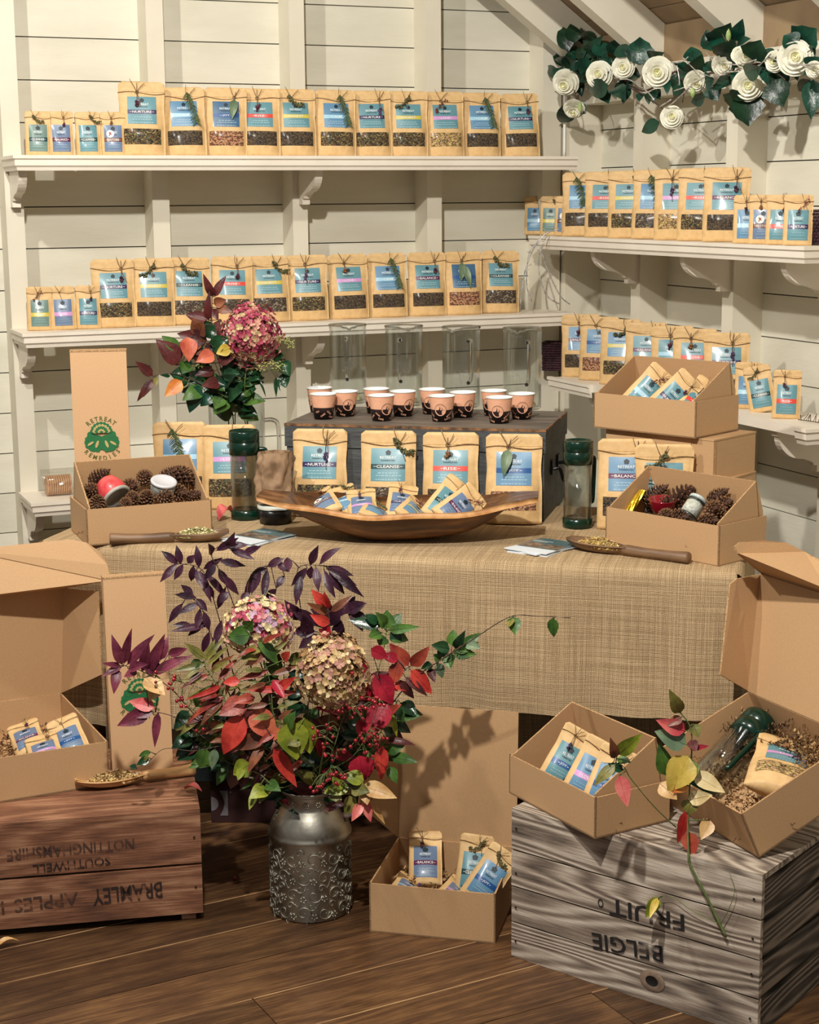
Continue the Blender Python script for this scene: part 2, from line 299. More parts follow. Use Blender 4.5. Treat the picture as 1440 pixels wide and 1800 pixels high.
# ================================================================ the setting
YP, XP, YS, XS = 5.04, 2.78, 4.94, 2.68                # panel planes and stud faces
PITCH, ZG = .1225, 1.845
random.seed(3)
b = MB()
k0 = 0
for k in range(-12, 17):
    z1 = ZG-k*PITCH; z0 = z1-PITCH
    if z1 < 0: continue
    b.box((-1.6, YP, max(0, z0)+.0016), (2.9, YP+.02, z1-.0016))
b.box((-1.6, YP+.021, 0), (2.9, YP+.04, 3.3), 1)
struct('wall_back', b, [boardm, M('board_gap', S(70, 62, 50), rough=.9)])
b = MB()
for k in range(-12, 17):
    z1 = ZG-.012-k*PITCH; z0 = z1-PITCH
    if z1 < 0: continue
    if z0 < 2.1: b.box((XP, .4, max(0, z0)+.0016), (XP+.02, YP, z1-.0016))
b.box((XP+.021, .4, 0), (XP+.04, YP, 2.2), 1)
struct('wall_right', b, [boardm, MATS['board_gap']])
ga = math.radians(5.6); fb = MB(); row = -14
while row < 37:                                       # oak boards run slightly off the wall line
    y0 = .035+row*.1485; x = -2.5-random.random()*1.2
    while x < 4.6:
        ln = random.uniform(1.1, 2.0); fb.box((x+.001, y0+.0012, -.02), (x+ln-.001, y0+.1473, 0), 0)
        if (row*7+int(x*3)) % 3 != 0: fb.box((x+.002, y0+.1468, -.02), (x+ln-.002, y0+.1500, .0003), 1)
        x += ln
    row += 1
fo = struct('floor', fb, [floorm, M('floor_seam', S(110, 80, 52), S(184, 148, 106), 5, .5)], rot=(0, 0, ga))
fb2 = MB(); fb2.box((-3, -1.5, -.06), (5, 5.6, -.021)); s_ = struct('trim_99', fb2, M('subfloor', S(26, 18, 14)))
s_.name = 'floor'
tn = [0]
def trim(mb, m, **k):
    tn[0] += 1; return struct('trim_%d' % tn[0], mb, m, **k)
for x0, x1 in ((.35, .402), (.822, .874), (1.257, 1.309), (1.701, 1.750), (2.157, 2.208), (2.572, 2.64)):
    b = MB(); b.box((x0, YS, 0), (x1, YP, 3.2)); trim(b, cream)
b = MB(); b.box((2.648, 4.915, 0), (XP, 4.965, 1.98)); trim(b, cream)
RY = (4.486, 3.975, 3.5, 3.02, 2.5)
for y in RY:
    b = MB(); b.box((XS, y, 0), (XP, y+.055, 1.93)); trim(b, cream)
SL = -.705
def raf(y0, y1, dz=0):
    zb = lambda x: 2.063+SL*(x-2.426)+dz
    b = MB(); b.slab([(XP, y0, zb(XP)), (-.2, y0, zb(-.2)), (-.2, y0, zb(-.2)+.145), (XP, y0, zb(XP)+.145)], -(y1-y0)); return b
for y in (4.875,)+RY:
    trim(raf(y, y+.055), cream)
b = MB(); b.box((XS+.004, .6, 1.79), (XP, 4.9, 1.885)); trim(b, cream)
for a, c in zip((4.875,)+RY[:-1], RY):
    b = MB(); b.box((2.715, c+.056, 1.887), (2.745, a-.001, 2.0)); trim(b, ceilm)
b = MB()
zt = lambda x: 2.063+SL*(x-2.426)+.147
for i in range(26):
    xa = 2.9-i*.12; xb = xa-.117; b.slab([(xa, .4, zt(xa)), (xa, YP, zt(xa)), (xb, YP, zt(xb)), (xb, .4, zt(xb))], .018)
struct('ceiling', b, ceilm)

# white cable down the corner
b = MB(); pts = [(2.30, 4.868, 2.155), (2.50, 4.868, 2.02), (2.605, 4.87, 1.945), (2.632, 4.90, 1.90), (2.634, 4.905, 1.75), (2.634, 4.905, 1.625)]
b.tube(smoothpath(pts, 5), .0045, 8)
tag(link('cable', b.mesh('cable', M('white_cable', S(236, 236, 232), rough=.3), True)), 'white cable running down the rafter and corner post to the upper shelf', 'cable')

# ---------------------------------------------------------------- shelves
prof = [(0, 0), (.016, 0), (.016, -.009), (.011, -.013), (.011, -.028), (.006, -.033), (.004, -.042), (0, -.042)]
def moulding(path, z, mb):
    """profile mitred along a path of (x, y); outward is to the right of travel"""
    P = [V((p[0], p[1])) for p in path]; rings = []
    for i, p in enumerate(P):
        d1 = (P[i]-P[i-1]).normalized() if i else None; d2 = (P[i+1]-P[i]).normalized() if i < len(P)-1 else None
        n1 = V((d1.y, -d1.x)) if d1 else None; n2 = V((d2.y, -d2.x)) if d2 else None
        n = n1 or n2
        if n1 and n2: n = (n1+n2); n = n/(n.dot(n1))
        elif not n1: n = n2
        rings.append([(p.x+n.x*o, p.y+n.y*o, z+q) for o, q in prof])
    m = len(prof)
    mb.add([q for r in rings for q in r], [(i*m+k, i*m+(k+1) % m, (i+1)*m+(k+1) % m, (i+1)*m+k) for i in range(len(P)-1) for k in range(m)]
        + [tuple(range(m)), tuple((len(P)-1)*m+k for k in range(m-1, -1, -1))])
def bracket(depth=.165, h=.118, t=.024):
    pr = [(0, 0), (-depth, 0), (-depth, -.016)]
    for i in range(9): q = i/8*PI/2; pr.append((-depth+.008+(.075)*(1-math.cos(q)), -.02-.06*math.sin(q)))
    pr += [(-.062, -.086), (-.05, -.092), (-.046, -.1), (-.036, -.1), (-.036, -h), (0, -h)]
    b = MB(); b.slab([(-t/2, y, z) for y, z in pr], -t if False else t); return b
BR = bracket().mesh('bracket', cream_w)
def shelf(name, z, box, path, label, brk, loc_rot, group='cream wall shelves'):
    t = thing(name, label, 'shelf', group=group); b = MB(); (x0, y0), (x1, y1) = box
    b.box((x0, y0, z-.024), (x1, y1, z)); part('shelf_board', b, cream_w, t)
    for pth in path:
        b = MB(); moulding(pth, z+.001, b); part('moulding', b, cream_w, t)
    for p in brk: part('bracket', BR, None, t, loc=p, rot=(0, 0, loc_rot))
ZU, ZL, ZT = 1.62, 1.126, .638
for z, lb, bx in ((ZU, 'upper long cream shelf on the left wall, below the cut-off ceiling', (.848, 1.733)),
                  (ZL, 'middle long cream shelf on the left wall, behind the pink hydrangea', (.848, 1.733)),
                  (ZT, 'lowest cream shelf on the left wall, mostly hidden behind the table', (.848,))):
    shelf('wall_shelf', z, ((.83, 4.745), (2.59 if z != ZT else 2.571, YS)), [[(.83, YS), (.83, 4.745), (2.59, 4.745)]], lb, [(x, YS, z-.0245) for x in bx], 0)
ZR1, ZR2 = 1.371, .925
shelf('wall_shelf', ZR1, ((2.495, 3.395), (XS, 4.86)), [[(2.495, 4.86), (2.495, 3.395), (XS+.1, 3.395)]],
    'upper cream shelf on the right wall under the rose garland', [(XS, 4.51, ZR1-.0245), (XS, 4.0, ZR1-.0245), (XS, 3.525, ZR1-.0245)], -PI/2)
shelf('wall_shelf', ZR2, ((2.495, 3.36), (XS, 4.70)), [[(2.495, 4.72), (2.495, 4.45)], [(2.495, 3.395), (2.495, 3.36), (XS+.1, 3.36)]],
    'lower cream shelf on the right wall, missing part of its moulding', [(XS, 4.51, ZR2-.0245), (XS, 4.0, ZR2-.0245), (XS, 3.525, ZR2-.0245)], -PI/2)

# ---------------------------------------------------------------- table and burlap cloth
TZ = .70; TA = -36.7; K = (1.5-TZ)/(1.5-.735)
TF = frame((.659*K, 3.705*K, 0), TA); TW, TD = 1.545*K, .70
def tl(p): return TF.inverted() @ V(p)                                  # world to table frame
t = thing('trestle_table', 'table hidden under the burlap cloth', 'table', mat=TF)
b = MB(); b.box((.02, .02, TZ-.03), (TW-.02, TD-.02, TZ-.006)); part('table_top', b, scoop_d, t)
for x in (.06, TW-.1):
    for y in (.05, TD-.09):
        b = MB(); b.box((x, y, 0), (x+.04, y+.04, TZ-.031)); part('leg', b, scoop_d, t)
def front_hem(u):
    s = min(1, max(0, (u-.50)/.30)); s = s*s*(3-2*s); return (.275+.012*math.sin(u*7))*(1-s)+(.372+.03*(u-.8))*s
def cloth(u, s):
    """u along the front 0..TW, s in 0..1: tabletop back -> front edge -> hem"""
    hem = front_hem(u)-.02; top = TD; drop = TZ-hem; tot = top+drop; d = s*tot
    R = .022
    if d < top-R: y, z = TD-d, TZ
    elif d < top+R: q = (d-top+R)/(2*R)*PI/2; y, z = R-R*math.sin(q), TZ-R+R*math.cos(q)
    else: y, z = 0, TZ-(d-top)
    dr = max(0, d-top-R)/max(.01, drop)
    w = dr*(.010*math.sin(u*19+1)+.007*math.sin(u*41+2+z*5)+.006*math.sin(u*9+z*14))-.016*dr
    y += w-.004
    if z >= TZ-.001: z += .0012*mnoise.noise(V((u*9, y*9, 3)))+.0012
    return V((u, y, z)), d
cb = MB(); NU, NV = 150, 90; uvs = []
def cg(fn, nu, nv):
    n = len(cb.v)
    for j in range(nv+1):
        for i in range(nu+1):
            p, q = fn(i/nu, j/nv); cb.v.append(p); uvs.append(q)
    for j in range(nv):
        for i in range(nu):
            a = n+j*(nu+1)+i; cb.f.append((a, a+1, a+nu+2, a+nu+1)); cb.mi.append(0)
def f_front(a, s):
    u = -.006+a*(TW+.012); p, d = cloth(u, s)
    return p, (u, d)
cg(f_front, NU, NV)
def f_right(a, s):                                                        # right side drape, folded round the corner
    v = -.004+a*(TD+.004); hem = .46+.10*a*0; d = s*(TZ-hem)
    R = .02; q = min(1, d/(R*1.57)); x = TW+.004+R*math.sin(q*PI/2)*.8; z = TZ+.001-d if d > R*1.57 else TZ+.001-R*(1-math.cos(q*PI/2))
    x += .012*(d/.3)*math.sin(v*26+1)
    y = v-.004*(1-a)
    return V((x, y, z)), (v+3, d)
cg(f_right, 40, 30)
def f_left(a, s):
    v = a*TD; d = s*(TZ-.33); return V((-.008-.006*math.sin(v*20)*s, v-.004, TZ+.001-d)), (v+5, d)
cg(f_left, 30, 20)
def f_back(a, s): return V((a*TW, TD+.005+.006*math.sin(a*40), TZ+.001-s*(TZ-.02))), (a*TW+7, s)  # unseen back drape, added to keep light out from under the table
cg(f_back, 50, 10)
cm = cb.mesh('burlap_cloth', burlap, True); uvl = cm.uv_layers.new(name='UVMap')
for lp in cm.loops: uvl.data[lp.index].uv = uvs[lp.vertex_index]
o = link('burlap_cloth', cm); o.matrix_world = TF
tag(o, 'coarse brown burlap cloth draped over the display table', 'cloth')

# ================================================================ tea pouches
KINDS = dict(nurture=('NURTURE', S(50, 34, 86), 'navy'), balance=('BALANCE', S(92, 26, 74), 'plum'), cleanse=('CLEANSE', S(18, 62, 66), 'dark green'),
    rise=('RISE', S(222, 72, 58), 'red'), joy=('JOY', S(28, 84, 146), 'royal blue'), digest=('DIGEST', S(206, 188, 72), 'yellow'),
    love=('LOVE', S(206, 150, 206), 'pink'), calm=('CALM', S(160, 208, 232), 'pale blue'), restore=('RESTORE', S(112, 58, 40), 'brown'))
BASES = dict(teal=S(98, 146, 158), blue=S(98, 142, 176), slate=S(104, 126, 158), sage=S(110, 138, 132), deep=S(66, 104, 138))
HERB = dict(dark=herb_mat('herb_dark', [S(40, 32, 28), S(70, 56, 42), S(100, 82, 58), S(30, 26, 24), S(130, 112, 80)]),
    green=herb_mat('herb_green', [S(50, 48, 30), S(92, 86, 50), S(150, 134, 84), S(38, 34, 26), S(116, 74, 48), S(176, 166, 118)], 230),
    red=herb_mat('herb_red', [S(150, 90, 66), S(104, 60, 46), S(196, 148, 108), S(84, 60, 44), S(214, 178, 136)], 240),
    gold=herb_mat('herb_gold', [S(168, 138, 76), S(214, 190, 120), S(110, 92, 56), S(196, 150, 120), S(232, 220, 176)], 220),
    mix=herb_mat('herb_mix', [S(44, 36, 34), S(150, 138, 118), S(74, 52, 44), S(96, 90, 62), S(34, 28, 26)], 210))
SZ = dict(large=(.126, .200, .026), small=(.072, .126, .017))
def front(size, x, z, var=0, e=0):
    Wd, H, T = SZ[size]; u = max(-1, min(1, x/(Wd/2))); v = max(0, min(1, z/H))
    tv = .62+.38*min(1, v/.16) if v < .16 else (1 if v < .3 else max(0, 1-(v-.3)/.52)**.8*1.0)
    tv = max(tv, .03)
    g = max(0, 1-abs(u)**3.2); w = .0012*math.sin(11*v+var*2.1+3*u)*(1 if var else 0)
    dim = -.0022*math.exp(-((v-.5-.05*var)**2/.01+(abs(u)-.78)**2/.02))
    y = -(T*tv*g)+w*g+abs(dim)*(1 if abs(u) < .98 else 0)-.0009
    return V((x, y-e, z))
def pouch_body(size, var):
    Wd, H, T = SZ[size]; nu, nv = 18, 26; b = MB(); pinch = .02+.012*var
    def co(i, j, side):
        u = -1+2*i/nu; v = j/nv; xw = Wd/2*(1-pinch*math.exp(-((v-.62)**2)/.02))
        r = .010 if size == 'large' else .006; dz = H*(1-v); x = u*xw
        if dz < r: x = u*(xw-(r-math.sqrt(max(0, r*r-(r-dz)**2))))
        p = front(size, u*Wd/2, v*H, var); y = p.y if side == 0 else -p.y*.75
        z = v*H
        if j == 0: z = 0
        return (x, y, z)
    for side in (0, 1): b.grid(lambda a, c: co(round(a*nu), round(c*nv), side), nu, nv, flip=(side == 1))
    n = (nu+1)*(nv+1)
    b.f += [(i+1, i, n+i, n+i+1) for i in range(nu)]; b.mi += [0]*nu
    t_ = nv*(nu+1); b.f += [(t_+i, t_+i+1, n+t_+i+1, n+t_+i) for i in range(nu)]; b.mi += [0]*nu
    for e_ in (0, nu): b.f += [(j*(nu+1)+e_, (j+1)*(nu+1)+e_, n+(j+1)*(nu+1)+e_, n+j*(nu+1)+e_) for j in range(nv)]; b.mi += [0]*nv
    zc = H*.865                                                          # tear crease
    b.tube([front(size, -Wd*.48+Wd*.96*k/8, zc, var, .0002) for k in range(9)], .0007, 4)
    return b.mesh('pouch_body', kraft, True)
def patch(b, size, x0, x1, z0, z1, mi, e, var=0, nx=8, nz=8):
    b.grid(lambda a, c: front(size, x0+(x1-x0)*a, z0+(z1-z0)*c, var, e), nx, nz, mi)
LAY = dict(large=(.62, .43, .80, .155, .36), small=(.70, .10, .70, 0, 0))
_pc = {}
def pmesh(kind, *a):
    k = (kind,)+a
    if k in _pc: return _pc[k]
    if kind == 'body': r = pouch_body(*a)
    elif kind == 'window':
        size, herb, var = a; Wd, H, T = SZ[size]; b = MB(); patch(b, size, -Wd*.40, Wd*.40, H*.155, H*.365, 0, .0006, var, 14, 8)
        r = b.mesh('window', HERB[herb], True)
    elif kind == 'label':
        size, base, kd, var = a; Wd, H, T = SZ[size]; w, l0, l1, _, _ = LAY[size]; hw = Wd/2*w; z0, z1 = H*l0, H*l1; hh = z1-z0
        b = MB(); patch(b, size, -hw, hw, z0, z1, 0, .0007, var)
        patch(b, size, -hw, hw, z0+hh*.37, z0+hh*.52, 1, .0010, var, 8, 3)
        rnd = random.Random(kd); fn = lambda cx, cz: (lambda x, z: front(size, cx+x, cz+z, var, .0011))
        for zz, wd in ((.25, .72), (.17, .86), (.05, .9)):                # the small print under the band
            x = -hw*wd*.8
            while x < hw*wd*.8:
                l = hw*rnd.uniform(.08, .2); patch(b, size, x, min(x+l, hw*.9), z0+hh*zz-.0007*(1 if size == 'large' else .6), z0+hh*zz+.0007*(1 if size == 'large' else .6), 2, .0011, var, 1, 1); x += l+hw*.05
        s_ = hh*.055; cz = z0+hh*.86
        for dx, dz, q in ((0, .9, 1), (-.85, .35, .95), (.85, .35, .95), (-.55, -.5, 1.05), (.55, -.5, 1.05), (0, 0, 1.1)):   # dark flower emblem
            n = 9; b.add([fn(0, cz)(s_*(dx+q*.75*math.cos(2*PI*k/n)), s_*(dz+q*.75*math.sin(2*PI*k/n))) for k in range(n)], [tuple(range(n))], 3)
        m0 = M('label_'+base, BASES[base], rough=.4, coat=.2); m1 = M('band_'+kd, KINDS[kd][1], rough=.4, coat=.2)
        r = b.mesh('label', [m0, m1, M('label_print', S(176, 206, 214), rough=.5), dark_ink], True)
    elif kind == 'letters':
        size, kd, var = a; Wd, H, T = SZ[size]; w, l0, l1, _, _ = LAY[size]; hw = Wd/2*w; z0, z1 = H*l0, H*l1; hh = z1-z0; b = MB()
        fn = lambda cz: (lambda x, z: front(size, x, cz+z, var, .0015))
        put_text(b, 'RETREAT', hw*.95, hh*.075, fn(z0+hh*.72), 0, .008); put_text(b, 'REMEDIES', hw*.8, hh*.04, fn(z0+hh*.63), 1, .005)
        n = KINDS[kd][0]; put_text(b, n, hw*min(1.35, .19*len(n)), hh*.085, fn(z0+hh*.445), 0, .006)
        lw = hw*min(1.35, .19*len(n))/2
        for sg in (-1, 1): patch(b, size, sg*(lw+hw*.04) if sg > 0 else -(lw+hw*.18), (lw+hw*.18) if sg > 0 else -(lw+hw*.04), z0+hh*.44, z0+hh*.452, 0, .0014, var, 1, 1)
        r = b.mesh('lettering', [white_ink, dark_ink])
    elif kind == 'twine':
        size, var = a; Wd, H, T = SZ[size]; b = MB(); k = 1 if size == 'large' else .62; z = H*.86; R = random.Random(var*5+1)
        cx = (-.1, .12, .2, -.05)[var % 4]*Wd
        pts = []
        for i in range(13):
            x = -Wd*.505+Wd*1.01*i/12; pts.append(front(size, x, z+.004*k*math.sin(i*.5+var), var, .0016)+V((0, 0, -.003*k*(1-abs(x-cx)/Wd))))
        back = [V((p.x, -p.y*.6+.002, p.z)) for p in reversed(pts)]
        b.tube(pts+back+[pts[0]], .0009*k+.0002, 5)
        c = front(size, cx, z, var, .003)
        for sx, sz, ln in ((-.6, 1, 1), (.7, .9, .8), (.3, -1, 1.2)):
            q = [c, c+V((sx*.012*k, -.004, sz*.014*k)), c+V((sx*.020*k+R.uniform(-.01, .01)*k, -.006, sz*.034*k*ln))]
            b.tube(smoothpath(q, 4), .0008*k+.0002, 4)
        b.tube([c+V((.005*k*math.cos(q*PI/4), -.001, .004*k*math.sin(q*PI/4))) for q in range(9)], .0010*k, 4)
        r = b.mesh('twine', twm, True)
    elif kind == 'sprig':
        size, sp, var = a; Wd, H, T = SZ[size]; k = 1 if size == 'large' else .66; R = random.Random(sum(map(ord, sp))*11+var); b = MB(); z = H*.84
        cx = (-.1, .12, .2, -.05)[var % 4]*Wd; c = front(size, cx, z, var, .006); mats = [stemg, leafm['green']]
        out = lambda x, zz, e=.005: (lambda p: V((x, p.y, zz)))(front(size, x, zz, var, e))
        if sp == 'rosemary':
            mats = [stemg, M('rosemary_green', S(64, 84, 52), S(98, 116, 76), 80)]
            p = [out(cx-.004*k, z+.016*k, .009), out(cx+.006*k, z-.012*k, .009), out(cx+.016*k, z-.045*k, .008), out(cx+.02*k, z-.072*k, .008)]
            P = smoothpath(p, 6); b.tube(P, .0009*k, 5, 0)
            for i, q in enumerate(P):
                for s in (-1, 1):
                    d = V((s*R.uniform(.010, .016), R.uniform(-.006, .001), -R.uniform(.010, .018)))*k; b.tube([q, q+d*.5+V((0, -.001, 0)), q+d], [.0011*k, .0013*k, .0003*k], 4, 1)
        elif sp == 'thyme':
            mats = [stemd, M('thyme_leaf', S(72, 74, 44), S(116, 110, 70), 80)]
            sg = 1 if var % 2 else -1
            p = [out(cx+sg*.01*k, z+.012*k, .008), out(cx, z-.002*k, .008), out(cx-sg*.018*k, z-.016*k, .008), out(cx-sg*.034*k, z-.014*k, .008)]
            P = smoothpath(p, 7); b.tube(P, .0009*k, 5, 0)
            for q in P:
                for j in range(3): blob(b, q+V((R.uniform(-.005, .005), -R.uniform(0, .004), R.uniform(-.005, .005)))*k, R.uniform(.0022, .004)*k, 1, R)
        elif sp == 'bud':
            mats = [stemd, M('dried_bud', S(58, 26, 44), S(104, 52, 74), 120, .8)]
            p = out(cx, z-.028*k, .009); b.tube(smoothpath([c+V((0, 0, .028*k)), c, p], 4), .0008*k, 4, 0)
            for j in range(12): blob(b, p+V((R.uniform(-.005, .005), R.uniform(-.004, .002), R.uniform(-.007, .007)))*k, R.uniform(.003, .0048)*k, 1, R)
        elif sp == 'lavender':
            mats = [stemd, M('lavender_head', S(74, 52, 96), S(116, 88, 134), 120, .8)]
            p = out(cx, z-.026*k, .009); b.tube(smoothpath([c+V((.004, 0, .03*k)), c, p, out(cx+.002, z-.06*k, .006)], 4), .0008*k, 4, 0)
            for j in range(16): blob(b, p+V((R.uniform(-.0045, .0045), R.uniform(-.004, .002), -j*.0013+.004))*k, R.uniform(.0026, .004)*k, 1, R)
        elif sp == 'pod':
            mats = [stemd, M('seed_pod', S(112, 72, 44), S(150, 106, 66), 120, .8)]
            p = out(cx, z-.018*k, .009); b.tube(smoothpath([c+V((0, 0, .02*k)), c, p], 4), .0008*k, 4, 0)
            for j in range(6): blob(b, p+V((R.uniform(-.003, .003), R.uniform(-.003, .001), R.uniform(-.004, .004)))*k, R.uniform(.004, .006)*k, 1, R)
        elif sp == 'leaf':
            mats = [stemd, leafm['eucal']]
            leaf(b, out(cx, z-.002, .009), out(cx-.010*k, z-.062*k, .010), .028*k, V((0, -1, 0)), 1, .1)
            if var % 2: leaf(b, out(cx+.004, z-.01, .011), out(cx+.022*k, z-.085*k, .010), .026*k, V((0, -1, 0)), 1, .1)
            b.tube(smoothpath([c+V((.006, 0, .02*k)), c, out(cx, z-.012, .008)], 4), .0009*k, 4, 0)
        elif sp == 'flower':
            mats = [stemd, M('dried_flower', S(92, 40, 44), S(150, 84, 76), 120, .8)]
            P = smoothpath([out(cx-.02*k, z-.03*k, .008), out(cx-.004*k, z-.012*k, .009), out(cx+.016*k, z+.008*k, .008)], 6); b.tube(P, .0008*k, 4, 0)
            for q in P[::2]:
                for j in range(4): blob(b, q+V((R.uniform(-.005, .005), -R.uniform(0, .003), R.uniform(-.005, .005)))*k, R.uniform(.002, .0036)*k, 1, R)
        r = b.mesh('sprig', mats, True)
    elif kind == 'sticker':
        size, var = a; Wd, H, T = SZ[size]; b = MB(); c = (-.008, H*.50); n = 20
        b.add([front(size, c[0]+.011*math.cos(2*PI*k/n), c[1]+.011*math.sin(2*PI*k/n), var, .002) for k in range(n)], [tuple(range(n))], 0)
        st = [(-.005, -.006), (-.002, -.001), (-.004, .003), (-.002, .006), (0, .003), (.004, .005), (.002, .001), (.005, -.004), (.002, -.003), (0, -.001), (-.002, -.006)]
        b.add([front(size, c[0]+x, c[1]+z, var, .0026) for x, z in st], [tuple(range(len(st)))], 1)
        r = b.mesh('sticker', [M('sticker_white', S(240, 236, 228)), M('sticker_red', S(150, 62, 50))])
    _pc[k] = r; return r
def blob(b, c, r, mi, R):
    p = [V((1, 0, 0)), V((-1, 0, 0)), V((0, 1, 0)), V((0, -1, 0)), V((0, 0, 1)), V((0, 0, -1))]
    b.add([c+q*r*R.uniform(.75, 1.2) for q in p], [(0, 2, 4), (2, 1, 4), (1, 3, 4), (3, 0, 4), (2, 0, 5), (1, 2, 5), (3, 1, 5), (0, 3, 5)], mi)
def leaf(b, base, tip, width, nrm, mi=0, droop=.15, shape='ovate', fold=.25, n=7, petiole=None):
    base, tip = V(base), V(tip); ax = tip-base; L = ax.length; a = ax/L; nrm = V(nrm); side = a.cross(nrm).normalized(); up = side.cross(a).normalized()
    vs_ = []
    for i in range(n+1):
        t = i/n
        w = {'ovate': math.sin(PI*t**.72)**.85*(1-.25*t), 'lance': math.sin(PI*t**.85)**1.1, 'round': math.sin(PI*t**.6)**.6, 'serr': math.sin(PI*t**.75)*(1+.16*(i % 2))}[shape] if 0 < t < 1 else .02
        w *= width/2; c = base+ax*t+up*(droop*L*math.sin(PI*t))
        vs_ += [c-side*w+up*w*fold, c-side*w*.5+up*w*fold*.35, c, c+side*w*.5+up*w*fold*.35, c+side*w+up*w*fold]
    b.add(vs_, [(i*5+k, i*5+k+1, (i+1)*5+k+1, (i+1)*5+k) for i in range(n) for k in range(4)], mi)
    if petiole is not None: b.tube([V(petiole), (V(petiole)+base)/2+up*.003, base], [.0012, .001, .0009], 4, 0)
    b.tube([base+ax*t+up*(droop*L*math.sin(PI*t)+.0004) for t in (0, .3, .6, .85)], [.0009, .0007, .0005, .0002], 3, mi, cap=False)
pouch_n = [0]
HB = dict(nurture='green', balance='dark', cleanse='mix', rise='dark', joy='red', digest='green', love='gold', calm='dark', restore='red')
SPN = dict(rosemary='rosemary sprig', thyme='curled thyme sprig', bud='dark dried bud', lavender='lavender head', pod='brown seed pod', leaf='eucalyptus leaf', flower='dried flower twig')
def pouch(size, kd, base, sprig, mat, label, group, herb=None, sc=1.0):
    i = pouch_n[0]; pouch_n[0] += 1; var = i % 4; bv = i % 3
    t = thing('tea_pouch', label, 'pouch', mat=mat @ Matrix.Scale(sc, 4), group=group)
    part('pouch_body', pmesh('body', size, bv), None, t)
    lb = part('label', pmesh('label', size, base, kd, bv), None, t)
    part('lettering', pmesh('letters', size, kd, bv), None, lb)
    if size == 'large': part('window', pmesh('window', size, herb or HB[kd], bv), None, t)
    if kd == 'restore': part('sticker', pmesh('sticker', size, bv), None, lb)
    part('twine', pmesh('twine', size, var), None, t)
    if sprig: part('sprig', pmesh('sprig', size, sprig, var), None, t)
    return t
def up_mat(x, y, z, rz, lean=4, roll=0):
    return Matrix.Translation((x, y, z)) @ Matrix.Rotation(math.radians(rz), 4, 'Z') @ Matrix.Rotation(math.radians(-lean), 4, 'X') @ Matrix.Rotation(math.radians(roll), 4, 'Y')
ORD = ['first', 'second', 'third', 'fourth', 'fifth', 'sixth', 'seventh', 'eighth', 'ninth', 'tenth', 'eleventh', 'twelfth']
def row(items, place, group, where):
    """items: (px, kind, base, sprig[, herb]) left to right; place(px, i) -> matrix"""
    cnt = {'large': 0, 'small': 0}
    for i, it in enumerate(items):
        size, px, kd, base, sp = it[:5]; n = cnt[size]; cnt[size] += 1
        lb = '%s %s-banded pouch, %s %s one from left on %s' % (size, KINDS[kd][2], ORD[n], size, where)
        pouch(size, kd, base, sp, place(px, i, size, it), lb, group, it[5] if len(it) > 5 else None, it[6] if len(it) > 6 else 1)
rj = random.Random(5)
def back_row(z, py, y=4.835):
    def f(px, i, size, it):
        p = PY(px, py, y+rj.uniform(-.006, .006)); return up_mat(p.x, p.y, z, rj.uniform(-13, -7), rj.uniform(2, 5), rj.uniform(-1.2, 1.2))
    return f
s, l = 'small', 'large'
row([(s, 68, 'cleanse', 'sage', 'thyme'), (s, 109, 'balance', 'slate', 'bud'), (s, 157, 'cleanse', 'teal', 'thyme'), (s, 200, 'restore', 'slate', 'pod'),
     (l, 251, 'nurture', 'teal', 'bud', None, 1.06), (l, 327, 'calm', 'blue', 'rosemary'), (l, 398, 'joy', 'deep', 'leaf'), (l, 457, 'rise', 'teal', 'bud'), (l, 521, 'digest', 'teal', 'thyme', 'dark'),
     (l, 591, 'calm', 'blue', 'rosemary', 'green'), (l, 655, 'nurture', 'teal', 'lavender'), (l, 718, 'digest', 'teal', 'thyme'), (l, 783, 'love', 'teal', 'flower'), (l, 847, 'calm', 'blue', 'rosemary'), (l, 916, 'nurture', 'teal', 'bud', 'dark')],
    back_row(ZU, 274), 'tea pouches on the upper left-wall shelf', 'the upper left shelf')
row([(s, 70, 'digest', 'sage', 'flower'), (s, 112, 'love', 'slate', None), (s, 155, 'nurture', 'teal', 'bud'),
     (l, 202, 'nurture', 'teal', 'bud'), (l, 271, 'digest', 'teal', 'thyme', 'dark'), (l, 333, 'cleanse', 'teal', 'thyme'), (l, 409, 'rise', 'teal', 'bud'), (l, 475, 'digest', 'teal', 'thyme', 'mix'),
     (l, 543, 'nurture', 'teal', 'lavender'), (l, 615, 'love', 'teal', 'pod', 'dark'), (l, 683, 'calm', 'blue', 'rosemary'), (l, 752, 'balance', 'teal', 'bud'), (l, 815, 'joy', 'deep', 'leaf'), (l, 879, 'cleanse', 'teal', 'thyme')],
    back_row(ZL, 560), 'tea pouches on the middle left-wall shelf', 'the middle left shelf')
def right_row(z, py, x=2.575, rz=-36):
    def f(px, i, size, it):
        p = PX(px, py, x-(.012 if size == 'small' else 0)); return up_mat(p.x, p.y, z, rz+rj.uniform(-3, 3), rj.uniform(2, 5), rj.uniform(-1, 1))
    return f
row([(s, 941, 'calm', 'blue', None), (s, 968, 'digest', 'sage', 'thyme'), (s, 994, 'restore', 'slate', 'pod'),
     (l, 1022, 'calm', 'blue', 'rosemary'), (l, 1063, 'rise', 'teal', 'pod'), (l, 1105, 'digest', 'teal', 'thyme'), (l, 1147, 'calm', 'blue', 'rosemary', 'mix'), (l, 1188, 'love', 'teal', 'lavender'), (l, 1229, 'rise', 'teal', 'pod', 'green'), (l, 1275, 'balance', 'teal', 'bud')],
    right_row(ZR1, 420), 'tea pouches on the upper right-wall shelf', 'the upper right shelf')
